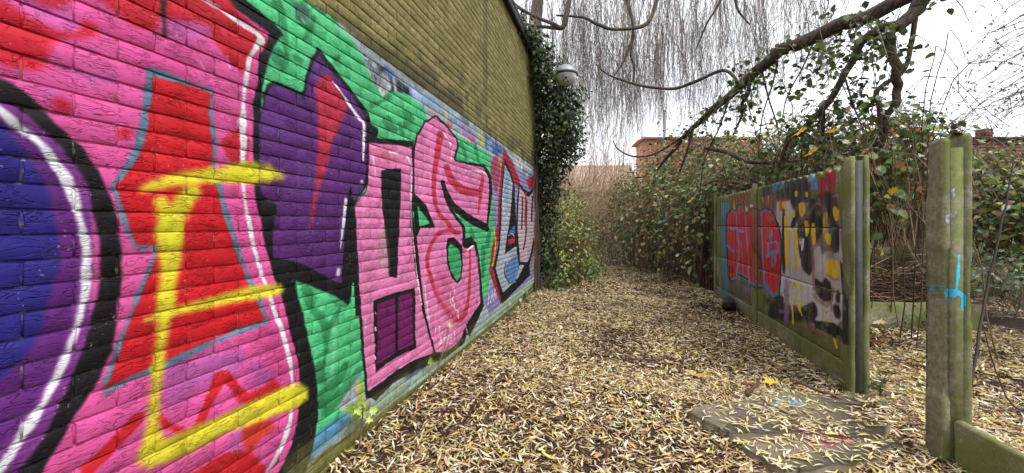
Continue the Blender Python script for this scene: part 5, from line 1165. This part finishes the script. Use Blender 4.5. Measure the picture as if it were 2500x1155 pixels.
def wl(pts, r): 
    limb([(x, y, f) for x, y, f in pts], [q * .78 for q in r], 8, 'limb', mat=MAT_BARK, par=wil, wob=.15)
wl([(1230, -30, 10.2), (1262, 15, 10), (1310, 42, 9.9), (1350, 58, 9.8), (1372, 68, 9.8), (1382, 40, 9.8), (1392, -5, 9.9), (1400, -60, 10)], (4, 5, 5, 6, 8, 9, 8, 9)); wl([(1290, 62, 9.9), (1330, 66, 9.9), (1372, 70, 9.8)], (3, 5, 6))
wl([(1358, 38, 10), (1420, 42, 10), (1455, 58, 10.1), (1490, 70, 10.2), (1540, 70, 10.3), (1575, 60, 10.4), (1592, 38, 10.5), (1604, 0, 10.6), (1618, -60, 10.8)], (3, 4, 5, 5, 5, 6, 6, 6, 7))
wl([(1528, -50, 10.6), (1533, 5, 10.6), (1543, 50, 10.5), (1545, 95, 10.5), (1530, 130, 10.5), (1520, 155, 10.5), (1500, 185, 10.5)], (8, 6, 5, 5, 4, 3, 2)); wl([(1545, 90, 10.5), (1540, 130, 10.6), (1548, 165, 10.6), (1546, 205, 10.7)], (3, 3, 4, 2))
wl([(1770, -40, 12), (1755, 10, 12), (1725, 60, 12), (1700, 120, 12.2)], (6, 4, 3, 2)); wl([(1795, -40, 12), (1800, 20, 12), (1830, 60, 12)], (5, 4, 2))
tw = MB(); tan = MB()
def strand(mb_, p, L, r, c, sway, n=9):
    t_ = np.linspace(0, 1, n); wx, wy = np.cumsum(rng.normal(0, .03, n)), np.cumsum(rng.normal(0, .03, n))
    P = np.stack([p[0] + sway[0] * np.sqrt(t_) + wx, p[1] + sway[1] * np.sqrt(t_) + wy, p[2] - L * t_ ** 1.15], 1)
    mb_.tube(P, np.linspace(r, r * .45, n), 3, c, cap=False)
    return P
CW = [lin((104, 92, 92)), lin((82, 72, 74)), lin((126, 108, 94)), lin((66, 56, 56)), lin((144, 122, 98))]
def spray(mb_, p, L, r, cols, k):
    """a drooping side branch with forked twigs trailing from it"""
    c = R_.choice(cols); a = R_.uniform(0, 6.283); sw = R_.uniform(.3, 1.1)
    B = strand(mb_, p, L * .6, r * 2.0, c, (math.cos(a) * sw, math.sin(a) * sw))
    for _ in range(k):
        q = B[R_.randrange(1, len(B))]; l2 = min(L * R_.uniform(.3, .75), q[2] - (p[2] - L)) * R_.uniform(.6, 1.05)
        if l2 < .3: continue
        a2 = a + R_.gauss(0, 1.0); s2 = R_.uniform(.05, .5)
        P = strand(mb_, q, l2, r * R_.uniform(.6, 1.1), R_.choice(cols), (math.cos(a2) * s2, math.sin(a2) * s2))
        for _k in range(R_.randint(0, 3)):
            q2 = P[R_.randrange(1, 6)]; strand(mb_, q2, l2 * R_.uniform(.2, .5), r * .55, R_.choice(cols), (R_.gauss(0, .25), R_.gauss(0, .25)), 6)
for _ in range(120):
    px = R_.uniform(1370, 1790); f = R_.uniform(14, 20); yt = R_.uniform(-40, 220); spray(tw, at(px, yt, f), (R_.uniform(290, 430) - yt) * f / F_PX, .0056 * (f / 15), CW, R_.randint(5, 9))
# the crown is wide: side branches all over it, the twigs end where the eye sees them end
XE, YE = [1270, 1400, 1500, 1560, 1640, 1720, 1800, 1950, 2050, 2100], [300, 400, 390, 330, 330, 320, 290, 260, 220, 150]
for _ in range(430):
    px = R_.uniform(1285, 2095); f = R_.uniform(10.5, 18)
    if px > 1980 and R_.random() < .4: continue
    yt = R_.uniform(-220, 0) if R_.random() < .75 else R_.uniform(0, 170); ye = yt + (np.interp(px, XE, YE) * 1.06 - yt) * R_.uniform(.6, 1.05)
    if ye - yt < 60: continue
    pt_ = at(px, yt, f); spray(tw, pt_, (ye - yt) * f / F_PX, .0049 * (f / 13), CW, R_.randint(5, 10))
tw.build('twigs', MAT_TWIG, wil, kind='stuff')
wil2 = thing('golden_willow', 'golden brown weeping willow trailing twigs almost to the ground beyond the path', 'tree', (-6, 25, 0))
m = MB(); m.tube(smooth_path(np.array([(-6, 25, -.2), (-6, 25, 1), (-5.6, 24.6, 5), (-3.5, 23, 8.2)]), 5), np.linspace(.4, .15, 16), 9); m.build('trunk', MAT_BARK, wil2, smooth=True)
CT = [lin((196, 166, 120)), lin((170, 140, 100)), lin((206, 180, 136)), lin((140, 116, 88))]
for _ in range(70):
    ex, ey = R_.uniform(-3.2, 1.2), R_.uniform(18.5, 25); zt = R_.uniform(4.5, 8); spray(tan, np.array((ex, ey, zt)), zt - R_.uniform(.6, 2.6), .0065, CT, R_.randint(6, 11))
tan.build('twigs', MAT_TWIG, wil2, kind='stuff')
# long loose canes arching out of the thickets
lo = thing('arching_briar', 'long loose briar canes arching over the fence and the thicket edge', 'briar', (2.6, 8.6, 0)); m = MB()
for _ in range(70):
    x0_, y0_ = R_.uniform(2.3, 4.2), R_.uniform(5.5, 12); a = R_.uniform(2.2, 5.2); L = R_.uniform(.8, 2.0); h = R_.uniform(2.2, 3.7)
    Q = smooth_path(np.array([(x0_, y0_, .1), (x0_ + math.cos(a) * L * .2, y0_ + math.sin(a) * L * .2, h * .7), (x0_ + math.cos(a) * L * .55, y0_ + math.sin(a) * L * .55, h), (x0_ + math.cos(a) * L, y0_ + math.sin(a) * L, h - R_.uniform(.3, 1.1))]), 4)
    Q[:, 0] = np.where(Q[:, 2] < 2.2, np.maximum(Q[:, 0], 2.28), Q[:, 0]); Q += rng.normal(0, .02, Q.shape); m.tube(Q, np.linspace(.008, .003, len(Q)), 4, lin(R_.choice([(84, 58, 46), (60, 44, 38), (110, 92, 66)])), cap=False)
m.build('stems', MAT_TWIG, lo, kind='stuff')
# --- bare shrub fanning out from the left verge
def bare_shrub(name, label, base, n, h, spread, lean, c, r=.006, cat='shrub', fork=5, group=None):
    o = thing(name, label, cat, base, group); m = MB()
    for _ in range(n):
        a = R_.uniform(0, 6.283); d = np.array((math.cos(a) * spread * R_.random() + lean[0], math.sin(a) * spread * R_.random() + lean[1], 1.0)); L = h * R_.uniform(.55, 1.1)
        t_ = np.linspace(0, 1, 7)[:, None]; p0 = np.array(base) + np.array((R_.gauss(0, .25), R_.gauss(0, .25), 0))
        P = p0 + d * L * t_ + np.array((d[0], d[1], -.25)) * L * .35 * t_ ** 2 + rng.normal(0, .03, (7, 3)) * t_
        cc = lin(R_.choice(c)); m.tube(P, np.linspace(r, r * .35, 7), 3, cc, cap=False)
        for q in range(fork):
            i = R_.randint(2, 5); e_ = P[i] + (d * .5 + rng.normal(0, .45, 3)) * L * R_.uniform(.2, .45); m.tube(np.array([P[i], (P[i] + e_) / 2 + rng.normal(0, .04, 3), e_]), [r * .55, r * .45, r * .3], 3, cc, cap=False)
    m.build('stems', MAT_TWIG, o, kind='stuff'); return o
CB = [(170, 140, 106), (140, 114, 86), (190, 162, 124), (112, 90, 72)]
bare_shrub('bare_shrub', 'bare tan shrub arching over the path from the building corner', (-1.7, 12.5, 0), 46, 3.2, .5, (.35, .1), CB, .008, fork=7)
bare_shrub('bare_shrub', 'bare twiggy shrub on the left behind the verge shrub', (-2.0, 16, 0), 60, 4.2, .6, (.25, 0), CB, .010, fork=8)
bare_shrub('bare_shrub', 'pale bare thicket closing the view at the far end of the path', (-1.6, 23, 0), 60, 4.4, .9, (.1, 0), [(214, 184, 156), (190, 160, 134), (226, 196, 170)], .010, fork=7)
bare_shrub('bare_shrub', 'thin bare saplings rising between the lone post and the rear fence', tuple(np.append(at(2290, 600, 7.4)[:2], 0)), 16, 3.2, .5, (0, 0), [(96, 80, 70), (70, 58, 52)], .006, fork=5)
# twiggy tree on the right, fine branches coming in from the edge
rt = thing('twiggy_tree', 'grey twiggy tree whose fine drooping branches come in above the lone post', 'tree', (8.6, 6.6, 0))
m = MB(); m.tube(smooth_path(np.array([(8.6, 6.6, -.2), (8.6, 6.6, .6), (8.4, 6.6, 3), (8.3, 6.5, 6)]), 5), np.linspace(.25, .12, 16), 9); m.build('trunk', MAT_BARK, rt, smooth=True)
m = MB(); lv = []
CG = [(88, 80, 84), (70, 62, 64), (110, 100, 98)]
for k in range(42):
    y = R_.uniform(-60, 330); f = R_.uniform(5.6, 8.0)
    p0 = at(2700, y - R_.uniform(60, 150), f); p1 = at(R_.uniform(2310, 2460), y + R_.uniform(-20, 60), f + R_.uniform(-.6, .6))
    t_ = np.linspace(0, 1, 9)[:, None]; P = p0 + (p1 - p0) * t_ + np.array((0, 0, .35)) * np.sin(t_ * 3.14) + rng.normal(0, .025, (9, 3)); cc = lin(R_.choice(CG))
    m.tube(P, np.linspace(.014, .003, 9), 4, cc, cap=False)
    for q in range(16):
        i = R_.randint(2, 8); e_ = P[i] + (p1 - p0) * R_.uniform(.04, .16) + rng.normal(0, .2, 3) + (0, 0, -.12); mid = (P[i] + e_) / 2 + rng.normal(0, .03, 3); m.tube([P[i], mid, e_], [.004, .0032, .002], 3, cc, cap=False); lv += [mid, e_]
m.build('branches', MAT_TWIG, rt, kind='stuff')
lv = np.array(lv)[rng.random(len(lv)) < .6]; n = len(lv)
V, fs, C = scatter(leaf_ovate(.25), lv, rng.normal(0, 1, (n, 3)) + (0, 0, -.5), rng.normal(0, .5, (n, 3)) + (0, 0, .6), rng.uniform(.03, .06, n), pick([(84, 92, 74), (70, 76, 66), (104, 104, 88)], [1, 1, 1], n)); m = MB(); m.add(V, fs, C); m.build('foliage', MAT_LEAF, rt, kind='stuff')
# bramble trails and leaves climbing the big limbs
cl_ = thing('climbing_bramble', 'bramble trails with green leaves clinging to the thick overhanging limbs', 'bramble', (3.0, 7.5, 0))
m = MB(); P_ = []
for S in (SA[14:], SB[30:]):
    for _ in range(64):
        i = R_.randrange(len(S)); p = S[i] + rng.normal(0, .1, 3); L = R_.uniform(.3, 1.3); e_ = p + np.array((R_.gauss(0, .4), R_.gauss(0, .4), -L * .7)); q = (p + e_) / 2 + rng.normal(0, .15, 3)
        Q = smooth_path(np.array([p, q, e_]), 4); m.tube(Q, np.linspace(.006, .003, len(Q)), 3, lin(R_.choice([(90, 70, 52), (70, 52, 42), (120, 112, 80)])), cap=False)
        for _k in range(3):
            q3 = Q[R_.randrange(len(Q))] + rng.normal(0, .06, 3)
            for _j in range(4): P_.append(q3 + rng.normal(0, .045, 3))
m.build('stems', MAT_TWIG, cl_, kind='stuff')
P_ = np.array(P_); n = len(P_); tmv = leaf_ovate(.38)
V, fs, C = scatter(tmv, P_, rng.normal(0, 1, (n, 3)) + (0, 0, -.6), rng.normal(0, .5, (n, 3)) + (0, 0, .8), rng.uniform(.05, .10, n), pick([(84, 104, 48), (60, 82, 38), (112, 128, 66), (48, 62, 34)], [3, 3, 2, 2], n)); m = MB(); m.add(V, fs, C); m.build('foliage', MAT_LEAF, cl_, kind='stuff')
# yellow leaves caught in the brambles
for (x, y, f, s, c, lb) in ((1960, 322, 4.6, .17, (236, 180, 40), 'large golden maple leaf hanging from a limb above the fence'), (2030, 322, 4.7, .13, (226, 170, 44), 'smaller golden maple leaf beside the large hanging one'), (1985, 372, 4.6, .15, (232, 186, 44), 'golden maple leaf pointing down below the large hanging one'),
                            (2180, 465, 4.4, .10, (240, 196, 40), 'bright yellow leaf caught between the fence end post and the lone post'), (2215, 530, 4.4, .13, (220, 196, 96), 'pale yellow curled leaf caught low between the two posts'), (2255, 312, 5.2, .14, (226, 132, 40), 'orange leaf on top of the bramble beside the lone post'), (2190, 330, 5.2, .12, (218, 142, 50), 'dull orange leaf among the broad dark bramble leaves')):
    single_leaf('hanging_leaf', at(x, y, f), s * .82, R_.uniform(2.6, 4.2), R_.uniform(-.9, -.3), c, lb, mat=MAT_LEAF, stalk=True)
# saplings at the foot of the mural
def sapling(label, foot, stem, leaves, s=.07, c=(160, 176, 62)):
    p0 = gp(*foot, dz=.0); Yf = p0[1]; P = [p0]
    def onx(x, y, X):
        Y, Z = on_plane_x(x, y, X); return np.array((X, float(Y), float(Z)))
    X = p0[0]; P += [onx(x, y, X) for x, y in stem]
    o = thing('sapling', label, 'sapling', tuple(p0)); m = MB(); S = smooth_path(np.array(P), 4); m.tube(S, np.linspace(.006, .0025, len(S)), 6, lin((98, 80, 60))); m.build('stem', MAT_TWIG, o)
    for x, y in leaves:
        q = onx(x, y, X); V, fs, C = scatter(leaf_maple(), np.array([q]), np.array([[R_.uniform(-1, 1), R_.uniform(-1, 1), R_.uniform(-.6, .2)]]), np.array([[.6, -.5, .7]]), np.array([s * R_.uniform(.6, 1.1)]), pick([c, (150, 170, 60), (206, 206, 110)], [3, 2, 1], 1), np.array([.1]))
        link('leaf', mesh_np('leaf', V, fs, C), MAT_LEAF, o)
sapling('thin sapling with a few yellow green leaves before the black letter edge', (752, 1180), [(748, 1120), (744, 1060), (738, 1020), (742, 1000)], [(722, 1010), (735, 1018), (745, 1035), (760, 1000), (772, 998), (780, 1006), (732, 1030), (750, 995)], .055, (196, 190, 96))
sapling('taller sapling with bright green lobed leaves in front of the pink window letter', (866, 1140), [(874, 1100), (882, 1050), (886, 1010), (884, 990)], [(860, 996), (875, 1002), (885, 990), (900, 995), (890, 1012), (905, 1022), (872, 985), (912, 1000)], .052)
sapling('bare forked seedling with one yellow leaf before the scratched white tag', (1058, 945), [(1075, 880), (1085, 850), (1098, 800)], [(1100, 792), (1055, 880)], .06, (214, 206, 110))
sapling('small bare seedling stem beside the tall sapling', (1000, 985), [(1001, 900), (1002, 850)], [(930, 1036), (945, 1034)], .03, (200, 196, 140))
stick('leaning_stem', [gp(2345, 1060, .02) + (0.25, .3, 0), at(2400, 760, 3.4), at(2425, 640, 3.5), at(2455, 500, 3.6), at(2478, 380, 3.7)], .011, 'thin dark stem leaning up to the right of the lone post', (48, 36, 34), 'stem')
stick('leaning_stem', [on_ground(2560, 960), at(2490, 1000, 3.1), at(2440, 930, 3.3), at(2400, 800, 3.4)], .008, 'thin dark bent stem low beside the mossy board', (56, 42, 38), 'stem')

# ================================================================== HOUSES BEHIND
def tile_mat(name, c1, c2, w_, h_, mc=None):
    m, t, b = new_mat(name); tc_ = N(t, 'TexCoord'); bt = N(t, 'TexBrick'); t.links.new(tc_.outputs['UV'], bt.inputs['Vector'])
    bt.inputs['Scale'].default_value = 1; bt.inputs['Brick Width'].default_value = w_; bt.inputs['Row Height'].default_value = h_; bt.inputs['Mortar Size'].default_value = .02; bt.offset = 0
    bt.inputs['Color1'].default_value = L4(c1); bt.inputs['Color2'].default_value = L4(c2); bt.inputs['Mortar'].default_value = L4(mc or tuple(int(v * .5) for v in c1))
    t.links.new(bt.outputs['Color'], b.inputs['Base Color']); b.inputs['Roughness'].default_value = .8; bump(t, b, math_n(t, 'SUBTRACT', 1.0, bt.outputs['Fac']), .8, .03); return m
def wall_uv(me, scale=1.0):
    uv = me.uv_layers.new(name='UVMap')
    for p in me.polygons:
        n_ = p.normal; u = Vector((-n_.y, n_.x, 0)); u = u.normalized() if u.length > 1e-4 else Vector((1, 0, 0)); v = n_.cross(u)
        for li in p.loop_indices:
            c = me.vertices[me.loops[li].vertex_index].co; uv.data[li].uv = (c.dot(u) * scale, c.dot(v) * scale)
def house(label, o, d, wid, dep, eave, ridge, wall_m, roof_m, windows=(), chim=None):
    """o = near left corner on the ground, d = unit vector along the front, to the right"""
    o = np.array(o, float); d = np.array(d, float); n_ = np.array((-d[1], d[0], 0)); h = thing('house', label, 'house', tuple(o + d * wid / 2))
    A = [o, o + d * wid, o + d * wid + n_ * dep, o + n_ * dep]; V = [tuple(a + (0, 0, -.5)) for a in A] + [tuple(a + (0, 0, eave)) for a in A] + [tuple(o + n_ * dep / 2 + (0, 0, ridge)), tuple(o + d * wid + n_ * dep / 2 + (0, 0, ridge))]
    me = mesh_np('wall', V, [np.array([(0, 1, 5, 4), (2, 3, 7, 6)]), np.array([(1, 2, 6, 9, 5), (3, 0, 4, 8, 7)])]); wall_uv(me); link('wall', me, wall_m, h)
    k = .35; e = (ridge - eave) / (dep / 2); q0 = o - d * .25 - n_ * k + (0, 0, eave - e * k); q1 = o + d * (wid + .25) - n_ * k + (0, 0, eave - e * k); r0 = o - d * .25 + n_ * dep / 2 + (0, 0, ridge + .05); r1 = o + d * (wid + .25) + n_ * dep / 2 + (0, 0, ridge + .05); s0 = o - d * .25 + n_ * (dep + k) + (0, 0, eave - e * k); s1 = o + d * (wid + .25) + n_ * (dep + k) + (0, 0, eave - e * k)
    up = np.array((0, 0, .12)); V = [q0, q1, r1, r0, s0, s1]; V = [tuple(v) for v in V] + [tuple(v + up) for v in V]
    me = mesh_np('roof', V, [np.array([(6, 7, 8, 9), (9, 8, 11, 10), (3, 2, 1, 0), (4, 5, 2, 3), (0, 1, 7, 6), (1, 2, 8, 7), (2, 5, 11, 8), (3, 0, 6, 9), (4, 3, 9, 10), (5, 4, 10, 11)])]); wall_uv(me); rf = link('roof', me, roof_m, h)
    if chim:
        for l in chim:
            c0 = o + n_ * dep / 2; obox(MB(), c0, d, n_, l + .05, l + .5, -.22, .22, ridge - .6, ridge + .35).build('chimney', wall_m, rf)
    for l, z, ww, hh in windows:
        wo = link('window', obox(MB(), o, d, n_, l, l + ww, -.04, .05, z, z + hh).mesh('window'), m_frame, h)
        obox(MB(), o, d, n_, l + .08, l + ww - .08, -.06, -.045, z + .08, z + hh - .08).build('pane', m_glass, wo)
    return h
m_frame, t, b = new_mat('white_window_frame'); b.inputs['Base Color'].default_value = L4((214, 212, 206)); b.inputs['Roughness'].default_value = .5
m_glass, t, b = new_mat('dark_window_glass'); b.inputs['Base Color'].default_value = (.02, .025, .03, 1); b.inputs['Roughness'].default_value = .08
m_or = tile_mat('orange_house_brick', (196, 104, 76), (216, 130, 98), .3, .2, (206, 170, 148)); m_pk = tile_mat('pink_brown_roof_tiles', (166, 138, 126), (182, 152, 138), .3, .3)
m_hb = tile_mat('house_brick', (150, 96, 76), (172, 116, 92), .225, .075); m_hb2 = tile_mat('pale_house_brick', (204, 164, 144), (216, 180, 160), .225, .075)
rgt = np.array((CP, SP, 0))
h1 = at(1580, 547, 27); house('distant flat topped orange brick house rising above the brambles', (h1[0], h1[1], 0), rgt, 8.0, 2.4, 7.4, 7.47, m_or, m_or, [(1.0, 2.6, 1.1, 1.3), (4.6, 2.6, 1.1, 1.3)], [.0])
h2 = at(1330, 547, 42); house('far pale brick house with a low pinkish roof closing the path', (h2[0], h2[1], 0), rgt, 10.2, 8, 5.2, 8.3, m_hb2, m_pk, [(1.5, 3.0, 1.2, 1.4), (4.6, 3.0, 1.2, 1.4), (7.6, 3.0, 1.2, 1.4), (4.6, .6, 1.2, 1.5)])
pole = at(1622, 547, 21); m = MB(); m.tube([(pole[0], pole[1], 0), (pole[0], pole[1], 2), (pole[0], pole[1], 7.6)], [.09, .08, .07], 10, lin((150, 150, 146))); o = thing('grey_pole', 'slim grey pole standing in front of the orange brick house', 'pole', (pole[0], pole[1], 0)); m.build('shaft', MAT_TWIG, o, smooth=True); m = MB(); m.tube([(pole[0], pole[1], 7.6), (pole[0], pole[1], 7.66)], [.085, .07], 10, lin((130, 130, 128))); m.build('cap', MAT_TWIG, o)
# brick garden building on the right
gw = thing('brick_outbuilding', 'low red brown brick outbuilding with a rough top edge beyond the brambles on the right', 'building', tuple(np.append(at(2440, 547, 9.5)[:2], 0)))
ga = at(2368, 547, 9.4); gd = np.array((math.cos(.18), math.sin(.18), 0)); gd = rgt; gn = np.array((-SP, CP, 0)); ga[2] = 0
m_gb = tile_mat('red_brown_brick', (126, 74, 56), (150, 92, 70), .225, .075)
me = obox(MB(), ga, gd, gn, 0, 5, 0, 3, -.2, 3.55).mesh('wall'); wall_uv(me); link('wall', me, m_gb, gw)
me = obox(MB(), ga, gd, gn, -.05, 5.05, -.05, 3.05, 3.555, 3.63).mesh('coping'); wall_uv(me); link('coping', me, m_gb, gw)
me = obox(MB(), ga, gd, gn, .42, .62, .05, .25, 3.635, 3.85).mesh('chimney_stub'); wall_uv(me); link('chimney_stub', me, m_gb, gw)
# far belt of shrubs so that the horizon is closed
far = [((x, y, 1.6), (3.2, 2.5, R_.uniform(1.6, 2.6))) for x, y in ((6, 24), (11, 22), (16, 20), (9, 15), (13, 13), (16, 9), (-6, 30), (22, 14), (4, 30))]
bush('hedge_belt', 'belt of dull green shrubs behind the gardens', 'hedge', far, 9000, .12, .22, 300, r0=.012, cols=[(98, 108, 62), (120, 118, 76), (76, 86, 50), (130, 110, 80)], wts=[3, 3, 3, 2])
